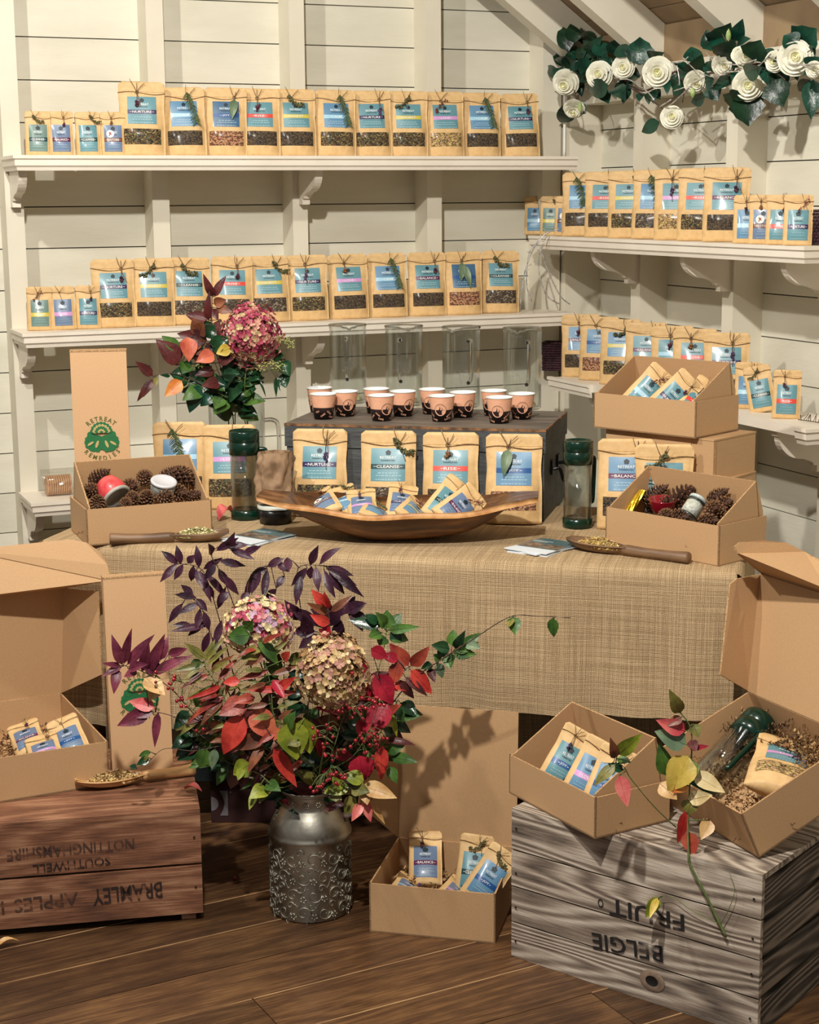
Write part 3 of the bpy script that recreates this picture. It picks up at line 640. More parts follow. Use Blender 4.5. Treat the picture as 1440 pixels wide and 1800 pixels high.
row([(s, 1312, 'calm', 'blue', 'bud'), (s, 1340, 'restore', 'slate', 'pod'), (s, 1370, 'rise', 'teal', 'bud'), (s, 1401, 'nurture', 'teal', 'flower')],
    right_row(ZR1, 432, 2.55), 'small pouches at the near end of the upper right shelf', "the upper right shelf's near end")
row([(l, 1021, 'balance', 'blue', 'bud'), (l, 1052, 'joy', 'blue', None), (l, 1089, 'digest', 'blue', 'thyme'), (l, 1134, 'balance', 'teal', 'bud'), (l, 1180, 'calm', 'teal', 'bud'), (l, 1219, 'rise', 'teal', 'pod'), (l, 1275, 'nurture', 'teal', 'lavender')],
    right_row(ZR2, 710, 2.575), 'tea pouches on the lower right-wall shelf', 'the lower right shelf')
row([(s, 1313, 'calm', 'blue', 'bud')], right_row(ZR2, 728, 2.6), 'small pouches on the lower right-wall shelf', 'the lower right shelf')
p = PX(1343, 728, 2.585); pouch('small', 'cleanse', 'teal', 'thyme', up_mat(p.x, p.y, ZR2, -38, 10, -12), 'small crumpled pouch with dark green band leaning on the lower right shelf', 'small pouches on the lower right-wall shelf')
p = PX(1381, 738, 2.56); pouch('small', 'rise', 'teal', 'bud', up_mat(p.x, p.y, ZR2, -36, 3, 1), 'small pouch with red band standing last at the near end of the lower right shelf', 'small pouches on the lower right-wall shelf')

# ================================================================ cartons
TH = .0035
def carton(name, label, cat, origin, ang, w, d, h, style, group=None, backh=None, mat=None, lid=None, m=None):
    """x along the front, y to the back, z up; origin = front left bottom corner"""
    X = mat if mat is not None else frame(origin, ang); t = thing(name, label, cat, mat=X, group=group); mm = [m or cardb, card_edge, cardb_in]
    b = MB()
    b.slab([(0, 0, 0), (0, d, 0), (w, d, 0), (w, 0, 0)], -TH, 0)
    b.slab([(0, 0, 0), (w, 0, 0), (w, 0, h), (0, 0, h)], -TH, 0, edge=1)
    b.slab([(0, d, 0), (0, 0, 0), (0, 0, h), (0, d, h)], -TH, 0, edge=1)
    b.slab([(w, 0, 0), (w, d, 0), (w, d, h), (w, 0, h)], -TH, 0, edge=1)
    if style != 'display': b.slab([(w, d, 0), (0, d, 0), (0, d, h), (w, d, h)], -TH, 0, edge=1)
    part('tray', b, mm, t)
    if style == 'display':
        H = backh; b = MB(); e = .008
        b.slab([(w-e, d-.002, .004), (e, d-.002, .004), (e, d-.03, H), (w-e, d-.03, H)], -TH, 2, edge=1); part('back_panel', b, mm, t)
        for x, sg in ((e, 1), (w-e-TH, 1)):
            b = MB(); b.slab([(x, d-.004, .004), (x, .006, .004), (x, .006, h+.004), (x, d-.031, H), (x, d-.003, h+.01)], -TH, 0, edge=1); part('side_panel', b, mm, t)
    return t, X
# --- displays on the table
DW, DD, DH = .290*K, .184*K, .083*K
a = PZ(374, 941, TZ); p0 = frame(a, -.6) @ V((-DW, 0, 0))
D1, X1 = carton('display_carton', 'open cardboard display box with red candle pot and pine cones, left end of table', 'box', p0, -.6, DW, DD, DH, 'display', 'open cardboard display boxes', .168*K)
a = PZ(1263, 997, TZ); p0 = frame(a, -70.5) @ V((-.31*K, 0, 0))
D2, X2 = carton('display_carton', 'open cardboard display box with dark red bowl and glass jar, right end of table', 'box', p0, -70.5, .31*K, .165*K, .087*K, 'display', 'open cardboard display boxes', .165*K)
# --- closed cartons stacked behind it
CB = V((2.06*K, 3.115*K, 0))
zc4 = vz(1247, 845, CB); zc4t = vz(1247, 772, CB); zc3t = vz(1222, 707, frame(CB, 0) @ V((0, 0, 0)))
def closed(label, origin, ang, w, d, h, X=None):
    t = thing('closed_carton', label, 'box', mat=frame(origin, ang), group='closed cardboard boxes'); b = MB(); b.box((0, 0, 0), (w, d, h)); part('carton_body', b, [cardb], t)
    b = MB(); b.box((-.0012, -.0012, h-.0005), (w+.0012, d+.0012, h+.003)); b.slab([(-.001, -.0015, h-.022), (w*.8, -.0015, h-.022), (w*.8, -.0015, h+.002), (-.001, -.0015, h+.002)], -.001); part('lid', b, [cardb, card_edge], t)
    b = MB(); b.box((w+.0003, .004, .004), (w+.0016, .010, h-.006)); part('lid_seam', b, card_edge, t, label='dark slit where the side flap tucks in')
    return t
c5 = frame(CB, -60) @ V((-.27, -.012, 0)); closed('closed flat cardboard box at the bottom of the stack on the table, right side', (c5.x, c5.y, TZ+.001), -60, .29, .2, zc4-TZ-.004)
c4 = frame(CB, -66) @ V((-.31, 0, 0)); closed('closed cardboard box under the box of three tilted pouches', (c4.x, c4.y, zc4), -66, .31, .185, zc4t-zc4-.0045)
zb3 = zc4t; a = PZ(1222.5, 771, zb3); A3 = -66; p0 = frame(a, A3) @ V((-.285*K, 0, 0))
D3, X3 = carton('display_carton', 'open cardboard display box with three tilted pouches, top of the stack', 'box', p0, A3, .285*K, .178*K, DH, 'display', 'open cardboard display boxes', .16*K)
# --- on the grey crate
CZ = .315
a = PZ(1046, 1475, CZ); p0 = frame(a, -82.4) @ V((-.287, 0, 0))
D4, X4 = carton('display_carton', 'open cardboard display box with three pouches on the grey wooden crate', 'box', p0, -82.4, .287, .178, .081, 'display', 'open cardboard display boxes', .17)
X8 = Matrix.Translation(PZ(1334, 1508, CZ+.002)) @ Matrix.Rotation(0.003, 4, 'Z') @ Matrix.Rotation(-.4166, 4, 'Y') @ Matrix.Rotation(-.0235, 4, 'X')
W8, D8, H8 = .27, .345, .097
def lid(t, pts_list, label=None):
    b = MB()
    for pts in pts_list: b.slab(pts, -TH, 0, edge=1)
    part('lid', b, [cardb, card_edge, cardb_in], t, label=label)
T8, _ = carton('open_mailer_box', 'tilted open cardboard box with flask and pouch at right edge of grey crate', 'box', None, 0, W8, D8, H8, 'tray', 'open cardboard boxes with raised lids', mat=X8)
I8 = X8.inverted()
q = lambda px, py, D: I8 @ PH(px, py, D)
Dk = (PH(1303, 1218, 3.2)); 
back = X8 @ V((0, D8, H8)); backr = X8 @ V((W8, D8, H8)); Db = V((back.x, back.y, 0)).dot(_h)
back2 = X8 @ V((W8, D8, H8)); D2h = back2.dot(_h)
# lid hinges on the far long edge and stands up beside the table
L0 = V((W8, D8, H8)); L1 = V((W8, 0, H8))
lt0 = q(1339, 1009, D2h+.05); lt1 = lt0+(L1-L0)*1.02
f0 = q(1267, 1186, D2h-.05); f1 = q(1283, 1024, D2h+.0)
lid(T8, [[L0, lt0, lt1, L1]])
b = MB(); b.slab([L0, f0, f1+V((0, 0, -.004)), f1+(lt0-f1)*.25+V((0, 0, .004)), lt0], TH, 0, edge=1); part('lid_side_flap', b, [cardb, card_edge], T8)
g0 = q(1290, 964, D2h-.05); g1 = q(1412, 972, D2h-.03)
tf = lt0+(lt1-lt0)*.0
b = MB(); b.slab([lt0, q(1296, 974, D2h-.04), q(1289, 962, D2h-.04), q(1298, 954, D2h-.035), q(1335, 951, D2h-.02), q(1380, 955, D2h), q(1412, 971, D2h+.01), lt1+V((0, 0, .05)), lt1], -TH, 0, edge=1); part('lid_top_flap', b, [cardb, card_edge], T8)
# --- floor carton
a = PZ(650, 1638, 0); c_ = PZ(898, 1662, 0); A6 = math.degrees(math.atan2(c_.y-a.y, c_.x-a.x)); H6 = .107
T6, X6 = carton('open_mailer_box', 'open cardboard box of small pouches on the floor, lid standing up behind', 'box', (a.x, a.y, .0005), A6, .265, .255, H6, 'tray', 'open cardboard boxes with raised lids')
lid(T6, [[(0, .255, H6), (.265, .255, H6), (.265, .272, H6+.30), (0, .272, H6+.30)]])
b = MB(); b.slab([(0, .254, H6), (0, .272, H6+.29), (-.05, .22, H6+.27), (-.075, .20, H6+.09)], -TH, 0, edge=1); part('lid_side_flap', b, [cardb, card_edge], T6)
# --- carton on the brown crate
BZ = .248
a = PZ(193, 1380, BZ); A7 = 3.0; H7 = vz(196, 1304, a)-BZ
p0 = frame(a, A7) @ V((-.40, 0, 0)); D7 = .400
T7, X7 = carton('open_mailer_box', 'open cardboard box with three pouches on the brown apple crate, raised lid', 'box', (p0.x, p0.y, BZ+.001), A7, .40, D7, H7, 'tray', 'open cardboard boxes with raised lids')
I7 = X7.inverted(); bk = X7 @ V((.40, D7, H7)); Db7 = bk.dot(_h)
q = lambda px, py, D: I7 @ PH(px, py, D)
r0 = V((.40, D7, H7)); l0 = V((0, D7, H7)); rt = q(112, 1034, Db7); ltp = rt+(l0-r0)
lid(T7, [[r0, rt, ltp, l0]])
b = MB(); b.slab([r0, q(178, 1186, Db7-.08), q(172, 1040, Db7-.06), rt], -TH, 0, edge=1); part('lid_side_flap', b, [cardb, card_edge], T7)
b = MB(); b.slab([rt, q(190, 1020, Db7-.08), q(192, 1008, Db7-.075), q(188, 992, Db7-.07), q(172, 968, Db7-.06), q(150, 953, Db7-.05), q(122, 948, Db7-.05), q(0, 961, Db7-.05)+(l0-r0)*.2, ltp], -TH, 0, edge=1); part('lid_top_flap', b, [cardb, card_edge], T7)

# ---------------------------------------------------------------- tall gift boxes with printed emblem
def emblem(b, cx, cz, s, y):
    e = [0]
    def disc(x, z, rx, rz, rot, mi, n=18, petal=False):
        e[0] += .00012; pts = []
        for k in range(n):
            a = 2*PI*k/n; px = rx*math.cos(a); pz = rz*math.sin(a)
            if petal: px *= (1-abs(math.sin(a))*.25)*(1 if True else 1); pz *= 1
            c_, s_ = math.cos(rot), math.sin(rot); pts.append((cx+s*(x+px*c_-pz*s_), y-e[0], cz+s*(z+px*s_+pz*c_)))
        b.add(pts, [tuple(range(n))], mi)
    for sg in (-1, 1):                                                   # dark leaf pads below
        for x, z, r in ((.20, -.10, .30), (.50, -.02, .26), (.62, -.26, .26), (.45, -.48, .28), (.20, -.40, .3), (.52, .16, .2), (.24, -.62, .14), (.72, -.05, .12), (.72, -.42, .12)): disc(sg*x, z, r, r*.8, sg*.4, 0)
    for sg in (-1, 1):
        for x, z, rx, rz, ro in ((.24, -.32, .07, .20, -.35), (.56, -.28, .06, .18, -1.0)): disc(sg*x, z, rx, rz, sg*ro*-1, 1)
    for ring, (r, n, l, w, mi) in enumerate(((.30, 9, .36, .13, 0), (.25, 8, .27, .09, 1), (.18, 7, .22, .08, 0), (.10, 5, .13, .055, 1), (.04, 3, .09, .04, 0))):
        for k in range(n):
            a = PI*(k+.5)/n; disc(r*math.cos(a)*1.15, .28+r*math.sin(a)*1.1, w, l*.62, a-PI/2, mi)
    for word, rad, a0, top in (('RETREAT', .98, 0, True), ('REMEDIES', 1.08, 0, False)):
        n = len(word); sp = .235 if top else .235
        for i, ch in enumerate(word):
            a = (i-(n-1)/2)*sp; vs_, fs = text2d(ch, .022); hs = .25
            pts = []
            for x, z in vs_:
                x *= hs*1.15; z *= hs*1.25
                if top: rr = rad+z; pts.append((cx+s*(rr*math.sin(a)+x*math.cos(a)), y-.0002, cz+s*(rr*math.cos(a)-x*math.sin(a)-.02)))
                else: rr = rad-z; pts.append((cx+s*(rr*math.sin(a)+x*math.cos(a)), y-.0002, cz+s*(-rr*math.cos(a)+x*math.sin(a)+.02)))
            b.add(pts, fs, 2)
def gift(label, mat, w, d, h, ez):
    t = thing('tall_gift_box', label, 'box', mat=mat, group='tall cardboard boxes with green emblem'); b = MB(); b.box((0, 0, 0), (w, d, h)); part('box_body', b, giftm, t)
    b = MB(); b.box((-.0008, -.001, h-.002), (w+.0008, d+.001, h+.0015)); part('lid_edge', b, card_edge, t)
    b = MB(); emblem(b, w/2, ez, w*.36, -.0006); part('emblem', b, [M('emblem_green', S(34, 110, 62)), M('emblem_tan', S(190, 168, 110)), M('emblem_letters', S(92, 98, 48))], t)
a = PZ(285, 1342, BZ); bb = V((.872, 3.455, 0)); gw = .134
hh = .42
al = PZ(183, 1345, BZ)
gm = Matrix.Translation((.742, 3.452, BZ+.001)) @ Matrix.Rotation(math.radians(-6), 4, 'Z') @ Matrix.Rotation(math.radians(-3.5), 4, 'X')
gift('tall kraft box with green emblem on the brown crate, behind the purple leaves', gm, gw, .035, vz(230, 1017, (.80, 3.45, 0))-BZ, .175)
b0 = V((.742+0, 3.80, 0)); zt_ = vz(170, 617, (.80, 3.8, 0)); g1_ = PH(131, 800, 4.08); g2_ = PH(229, 800, 4.1); gw2 = (g2_-g1_).length
hz_ = vz(172, 617, g1_)
gm = Matrix.Translation((g1_.x, g1_.y, TZ+.001)) @ Matrix.Rotation(math.radians(-14), 4, 'Z')
gift('tall kraft box with green emblem standing on the table behind the pine cone box', gm, gw2, .04, hz_-TZ, vz(172, 770, g1_)-TZ)

# ---------------------------------------------------------------- grey wooden chest
cz = vz(956, 757, PZ(956, 918, TZ)); a = PZ(956, 918, TZ); CW = .617*1.034*K; CD = .34*K
CX = frame((a.x, a.y, TZ+.002), TA) @ Matrix.Translation((-CW, 0, 0)); CH = cz-TZ
t = thing('wooden_chest', 'dark grey painted wooden chest with worn edges, under the glass jugs', 'chest', mat=CX)
b = MB(); b.box((0, 0, 0), (CW, CD, CH*.74)); part('chest_body', b, chestm, t)
b = MB(); b.box((-.004, -.004, CH*.745), (CW+.004, CD+.004, CH-.004)); b.box((-.004, -.004, CH-.0038), (CW+.004, CD+.004, CH), 1); l_ = part('chest_lid', b, [chestm, chest_top], t)
b = MB(); b.box((-.0048, -.0048, CH-.006), (CW+.0048, .002, CH+.0004)); b.box((CW+.001, -.003, CH-.005), (CW+.0048, CD, CH+.0004)); part('worn_edge', b, chest_edge, l_, label='brown worn bare-wood edge')
b = MB(); hp = [(CW+.006, .11, CH*.5), (CW+.022, .115, CH*.5), (CW+.03, .13, CH*.36), (CW+.03, .19, CH*.36), (CW+.022, .205, CH*.5), (CW+.006, .21, CH*.5)]
b.tube(smoothpath(hp, 4), .0045, 8); b.box((CW+.0005, .10, CH*.44), (CW+.006, .125, CH*.6)); b.box((CW+.0005, .195, CH*.44), (CW+.006, .22, CH*.6)); part('handle', b, M('black_iron', S(22, 22, 24), rough=.4, metal=.6), t)

# ---------------------------------------------------------------- four large pouches in front of the chest
grp = 'large pouches leaning on the grey chest'
for px, pyt, kd, base, sp, lb in ((563, 765, 'nurture', 'teal', 'lavender', 'large navy-banded pouch leaning on the grey chest, leftmost of the four'),
    (683, 767, 'cleanse', 'teal', 'thyme', 'large dark green-banded pouch with thyme twist leaning on the grey chest'),
    (792, 767, 'rise', 'teal', 'pod', 'large red-banded pouch leaning on the grey chest'),
    (903, 770, 'joy', 'blue', 'leaf', 'large royal blue-banded pouch with eucalyptus leaf leaning on the grey chest')):
    q_ = PL(px, 905, (CX @ V((0, -.045, 0))), (CX.to_3x3() @ V((0, 1, 0)))); v_ = CX.inverted() @ V((q_.x, q_.y, TZ))
    m_ = CX @ Matrix.Translation((v_.x, -.046, .001)) @ Matrix.Rotation(math.radians(8), 4, 'Z') @ Matrix.Rotation(math.radians(-7), 4, 'X')
    pouch('large', kd, base, sp, m_, lb, grp, None, 1.06*K)

# ---------------------------------------------------------------- glass jugs and paper cups on the chest
jugm = None
def jug_meshes(r, h, hr=.5):
    b = MB()
    def sp(p, q, i):
        x, y, z = p; k = math.exp(-((q+PI/2) % (2*PI) if (q+PI/2) % (2*PI) < PI else 2*PI-(q+PI/2) % (2*PI))**2/.12); f = max(0, (z-h*.9)/(h*.1)); f = f*f
        return (x, y-k*f*.014, z-.0*k*f-(.006*k*f))
    outer = [(0, 0), (r*.92, 0), (r, .004), (r, h*.5), (r, h*.9), (r*1.01, h*.95), (r*1.02, h)]
    inner = [(r*1.02-.003, h+.0005), (r*.96, h*.95), (r-.003, h*.9), (r-.003, h*.5), (r-.003, .010), (r*.9, .007), (0, .007)]
    b.lathe(outer+inner, 48, 0, fn=sp)
    return b
def handle_mb(r, h):
    b = MB(); pts = [(0, r-.001, h*.80), (0, r+.016, h*.81), (0, r+.026, h*.76), (0, r+.027, h*.6), (0, r+.026, h*.42), (0, r+.018, h*.30), (0, r-.001, h*.27)]
    b.tube(smoothpath(pts, 5), .005, 12); return b
JR, JH = .0490*K, .208*K
ctop = TZ+.002+CH
jm = jug_meshes(JR, JH).mesh('jug_body', glass, True); hm = handle_mb(JR, JH).mesh('handle', glass_s, True); rb = MB(); rb.tube([(JR*1.0*math.cos(q*PI/20), JR*1.0*math.sin(q*PI/20)-(.013 if abs(q-30) < 1 else (.006 if abs(q-30) < 3 else 0)), JH-(.009 if abs(q-30) < 1 else (.004 if abs(q-30) < 3 else 0))) for q in range(41)], .0026, 8); rimm = rb.mesh('rim', glass_s, True)
herb_h = {}
def heap(name, cx, cy, cz_, rx, ry, hgt, cols, n, parent, seed, flat=.0, sz=(.002, .006)):
    """a pile of dried leaf scraps: nobody could count it"""
    R = random.Random(seed); b = MB()
    b.lathe([(0, hgt*.82), (.35, hgt*.72), (.7, hgt*.42), (.95, 0.0008)], 18, 0, Matrix.Translation((cx, cy, cz_)) @ Matrix.Diagonal((rx, ry, 1, 1)))
    for i in range(n):
        a = R.uniform(0, 2*PI); q = math.sqrt(R.random()); x = cx+rx*q*math.cos(a); y = cy+ry*q*math.sin(a); z = cz_+hgt*(1-q**2)*.9+R.uniform(0, .003)
        l = R.uniform(*sz); w = l*R.uniform(.25, .6); X = Matrix.Translation((x, y, z)) @ Matrix.Rotation(R.uniform(0, 6), 4, 'Z') @ Matrix.Rotation(R.uniform(-.9, .9), 4, 'X') @ Matrix.Rotation(R.uniform(-.6, .6), 4, 'Y')
        b.slab([(-l/2, -w/2, 0), (0, -w*.6, .0005), (l/2, 0, 0), (0, w*.6, .0005)], .0006, R.randrange(len(cols)), X)
    o = part(name, b, cols, parent); o['kind'] = 'stuff'; return o
hc = lambda *a: [M('herb_%d_%d_%d' % c, S(*c), rough=.8) for c in a]
HG = hc((214, 204, 150), (150, 146, 84), (104, 108, 58), (232, 222, 180), (176, 150, 96)); HY = hc((196, 166, 96), (206, 172, 92), (228, 212, 156), (130, 62, 54), (160, 134, 84), (214, 190, 130)); HM = hc((200, 170, 110), (150, 116, 70), (96, 66, 44), (228, 204, 150), (170, 128, 84))
HD = hc((96, 84, 56), (70, 58, 40), (130, 116, 76))
for i, (px, rz) in enumerate(((613, 5), (711, 10), (811, -25), (918, -18))):
    pb = PZ(px, (708, 712, 715, 719)[i], ctop); 
    t = thing('glass_jug', ['glass jug on the chest, leftmost of the four', 'second glass jug from the left on the chest', 'third glass jug from the left on the chest', 'glass jug on the chest, rightmost of the four'][i], 'jug', (pb.x, pb.y, ctop+.001), (0, 0, math.radians(rz-22)), 'glass jugs on the grey chest')
    part('jug_body', jm, None, t); part('handle', hm, None, t); part('rim', rimm, None, t)
    h_ = thing('dried_herbs', 'clump of dried herbs in the bottom of the glass jug, %s' % ['leftmost', 'second from left', 'third from left', 'rightmost'][i], 'herbs', (pb.x, pb.y, ctop+.009), group='dried herbs in the glass jugs')
    heap('herb_pile', .012, 0, 0, .026, .028, .024, (HG if i < 3 else HM)+HD, 160, h_, 40+i)
cupw = M('cup_white', S(236, 240, 238), rough=.4); cups_ = M('cup_salmon', S(232, 172, 138), S(238, 182, 150), 60, .5); cupd = M('cup_dark', S(40, 26, 26), S(52, 34, 34), 80, .45); cup_i = M('cup_ink', S(226, 168, 136), rough=.5)
def cup_meshes(seed):
    R0, R1, Hc = .0243, .0337, .066; rad = lambda z: R0+(R1-R0)*z/Hc
    b = MB(); b.lathe([(0, 0.002), (R0, .002), (R0, 0), (rad(.031), .031)], 36, 1); b.lathe([(rad(.031), .031), (rad(Hc-.003), Hc-.003)], 36, 0)
    b.lathe([(rad(Hc-.003), Hc-.003), (R1+.0012, Hc-.002), (R1+.0012, Hc), (R1-.0005, Hc), (R0-.001, .004), (0, .004)], 36, 2)
    body = b.mesh('cup_body', [cups_, cupd, cupw], True); pr = MB()
    def on(ang): return lambda x, z, e=.0004: (lambda zz: V(((rad(zz)+e)*math.sin(ang+x/rad(zz)), -(rad(zz)+e)*math.cos(ang+x/rad(zz)), zz)))(z)
    for ang in (0, PI):
        f = on(ang); n = 28; cz_ = .031; r = .0155
        pr.add([f(r*math.cos(2*PI*k/n), cz_+r*1.0*math.sin(2*PI*k/n), .0004) for k in range(n)], [tuple(range(n))], 1)
        pr.add([f((r-.0009)*math.cos(2*PI*k/n), cz_+(r-.0009)*math.sin(2*PI*k/n), .0006) for k in range(n)], [tuple(range(n))], 0)
        for dx, dz, s_ in ((-.0024, .001, .85), (.0036, -.0012, .7)):
            L_ = [(-.002, -.009), (-.005, -.004), (-.0035, 0), (.0005, .003), (.001, .006), (-.0005, .010), (.004, .0065), (.0048, .003), (.002, -.001), (-.0005, -.004), (-.0005, -.0065)]
            pr.add([f(dx+x*s_*.62, cz_+dz+z*s_, .0008) for x, z in L_], [tuple(range(len(L_)))], 1)
    R = random.Random(seed)
    for word, ang, z0, rot in (('MOCHA', .95, .020, .7), ('LATTE', 1.55, .016, -.6), ('ESPRESSO', 2.1, .018, .75), ('CHAI', -.9, .018, -.7), ('CAFE', -1.5, .012, .6), ('TEA', -2.05, .020, .5), ('LATTE', .75, .008, .2), ('CAFE', -.6, .006, -.3)):
        f = on(ang); vs_, fs = text2d(word, .02); c_, s_ = math.cos(rot), math.sin(rot); k = .0062
        pr.add([f((x*c_-z*s_)*k, max(.001, min(.0295, z0+(x*s_+z*c_)*k)), .0004) for x, z in vs_], fs, 0)
    return body, pr.mesh('cup_print', [cup_i, cupd])
CUP = cup_meshes(1)
cupspec = [(562, 728, 110), (569, 740, 85), (607, 735, 20), (662, 730, 120), (671, 743, 30), (709, 735, 35), (760, 731, -20), (777, 744, -10), (814, 737, 35), (868, 734, -40), (878, 747, -14), (917, 740, 0)]
nm = [('left', ), ('second', ), ('third', ), ('right', )]
for i, (px, py, rz) in enumerate(cupspec):
    c4 = i//3; k = i % 3; pb = PZ(px, py-4, ctop)
    lb = 'salmon and brown paper cup, %s of the %s trio on the chest' % (['back left one', 'front one', 'right one'][k], ['leftmost', 'second', 'third', 'rightmost'][c4])
    t = thing('paper_cup', lb, 'cup', (pb.x, pb.y, ctop+.0006), (0, 0, math.radians(rz-22)), 'paper cups on the grey chest')
    part('cup_body', CUP[0], None, t); part('cup_print', CUP[1], None, t)

# ================================================================ wooden crates
def crate(label, X, L, D, H, n, mf, ms, gap, letters, endgap=.01, feet=False, sidegap=None, topn=3):
    t = thing('wooden_crate', label, 'crate', mat=X, group='upturned wooden fruit crates'); R = random.Random(int(L*1000))
    hb = (H-gap*(n-1))/n; b = MB()
    for i in range(n):
        z = i*(hb+gap); j = R.uniform(-.001, .001); b.box((0, j, z), (L, .011+j, z+hb))
    part('front_boards', b, mf, t)
    b = MB()
    for i in range(n): z = i*(hb+gap); b.box((0, D-.011, z), (L, D, z+hb))
    part('back_boards', b, mf, t)
    for x in (0, L-.014):
        b = MB(); nn = n
        for i in range(nn): z = i*(hb+gap); b.box((x+.0005, .012, z+.001), (x+.0135, D-.012, z+hb-(sidegap or 0)))
        part('side_boards', b, ms, t)
    b = MB(); wb = (D-.004*(topn-1))/topn
    for i in range(topn): y = i*(wb+.004); b.box((.0, y, H+.0005), (L, y+wb, H+.012))
    part('base_boards', b, mf, t)
    for x in (.015, L-.045):
        for y in (.0125, D-.043):
            b = MB(); b.box((x, y, -.0 if not feet else -.018), (x+.03, y+.03, H)); part('corner_post', b, ms, t)
    b = MB()
    for i in range(n):
        z = i*(hb+gap)+hb/2
        for x in (.012, L-.014): b.lathe([(0, .0), (.0022, .0003), (.0026, .001)], 8, 0, Matrix.Translation((x, -.0018, z+R.uniform(-.01, .01))) @ Matrix.Rotation(PI/2, 4, 'X'))
    part('nails', b, M('rusty_nail', S(46, 36, 32), rough=.6, metal=.4), t)
    for txt, cx, cz_, w, h, rot, m in letters:
        b = MB(); c_, s_ = math.cos(rot), math.sin(rot)
        put_text(b, txt, w, h, lambda x, z: V((cx+x*c_-z*s_, -.0022, cz_+x*s_+z*c_)), 0, .012); part('lettering', b, m, t, label='faded stencilled letters, upside down')
    return t
# brown apple crate, left
aL = PZ(358, 1618, 0); AXL = -12.4; HL = .236; LL, DL = .62, .43
XL = frame((aL.x, aL.y, .0185), AXL) @ Matrix.Translation((-LL, 0, 0))
ipx = lambda X, px, py: X.inverted() @ PL(px, py, X @ V((0, 0, 0)), X.to_3x3() @ V((0, 1, 0)))
inkA = stencil_mat('brown_stencil_ink', S(40, 26, 22), .56, 70); inkB = stencil_mat('black_stencil_ink', S(26, 22, 22), .64, 50); inkC = stencil_mat('faded_stencil_ink', S(70, 48, 40), .5, 70)
def tl2(X, p1, p2, hpx, H_):                                              # centre, width, height, rotation from two end points of the baseline band
    a, b_ = ipx(X, *p1), ipx(X, *p2); return (a.x+b_.x)/2, (a.z+b_.z)/2, (b_-a).length, H_, math.atan2(b_.z-a.z, b_.x-a.x)
c1 = tl2(XL, (285, 1563), (0, 1600), 0, .034)
crate('brown apple crate with upside-down lettering on the floor, left', XL, LL, DL, HL-.018, 2, crateA, crateA, .006,
    [('BRAMLEY', *tl2(XL, (285, 1563), (163, 1577), 0, .036), inkA), ('APPLES 13', *tl2(XL, (138, 1578), (-20, 1598), 0, .030), inkC),
     ('SOUTHWELL', *tl2(XL, (194, 1512), (58, 1527), 0, .019), inkA), ('NOTTINGHAMSHIRE', *tl2(XL, (236, 1482), (12, 1503), 0, .025), inkC)], feet=True, topn=3)
# grey weathered crate, right
pR0 = PZ(900, 1419, CZ); pR1 = PZ(1341, 1537, CZ); AXR = math.degrees(math.atan2(pR1.y-pR0.y, pR1.x-pR0.x)); LR = (V((pR1.x, pR1.y))-V((pR0.x, pR0.y))).length
XR = frame((pR0.x, pR0.y, .0005), AXR)
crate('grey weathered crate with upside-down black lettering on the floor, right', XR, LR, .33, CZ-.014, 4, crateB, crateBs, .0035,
    [('BELGIE', *tl2(XR, (1166, 1677), (1042, 1652), 0, .033), inkB), ('FRUIT', *tl2(XR, (1204, 1622), (1072, 1592), 0, .033), inkB), ('O', *tl2(XR, (1062, 1588), (1052, 1586), 0, .018), inkB)], sidegap=.010, topn=3)
kn = ipx(XR, 1147, 1724)
b = MB(); b.lathe([(0, -.006), (.008, -.005), (.0105, .0012), (.0145, .0018), (.020, .0004)], 20, 0, XR @ Matrix.Translation((kn.x, -.0002, kn.z)) @ Matrix.Rotation(PI/2, 4, 'X') @ Matrix.Diagonal((1.25, 1, 1, 1)))
# (the knot is a part of the crate)
cr = [o for o in C.objects if o.name.startswith('wooden_crate')][-1]
b = MB(); Xk = Matrix.Translation((kn.x, -.0012, kn.z)) @ Matrix.Rotation(PI/2, 4, 'X') @ Matrix.Diagonal((1.3, 1, 1, 1))
b.lathe([(0, .0004), (.0095, .0004), (.0105, .0012)], 20, 1, Xk); b.lathe([(.0105, .0012), (.015, .0018), (.021, -.0002)], 20, 0, Xk); part('knot', b, [M('knot_ring', S(112, 92, 76), S(150, 128, 108), 40, .8), M('knot_hole', S(14, 10, 8))], cr, True, label='dark knot hole')

# ================================================================ milk churn
cx_, cy_ = 1.094, 3.15
t = thing('milk_churn', 'small embossed metal milk churn on the floor holding the large bouquet', 'churn', (cx_, cy_, .0005))
R0 = .0865
pr = [(0, .0), (R0*.97, 0), (R0, .004), (R0, .168), (R0*1.03, .171), (R0*1.03, .178), (R0*1.0, .181), (R0*.995, .186), (R0*.93, .202), (R0*.80, .222), (R0*.70, .234), (R0*.68, .238), (R0*.68, .262), (R0*.74, .268), (R0*.765, .273), (R0*.755, .276), (R0*.70, .274), (R0*.65, .262), (R0*.65, .236), (R0*.9, .18), (R0*.97, .16), (R0*.97, .01), (0, .01)]
b = MB(); b.lathe(pr, 64); part('churn_body', b, metal_d, t, True)
b = MB(); Rr = random.Random(4)
def onc(ang, z, e, R=R0): return V(((R+e)*math.sin(ang), -(R+e)*math.cos(ang), z))
def scroll(a0, z0, s, turns, dirn, z_r=R0, rr=.0016):
    pts = []
    for i in range(16):
        q = i/15; r_ = s*(1-q*.85); an = dirn*q*turns*2*PI; pts.append(onc(a0+r_*math.cos(an)/z_r, z0+r_*math.sin(an), .0006, z_r))
    b.tube(pts, [rr*(1-.4*i/15) for i in range(16)], 5)
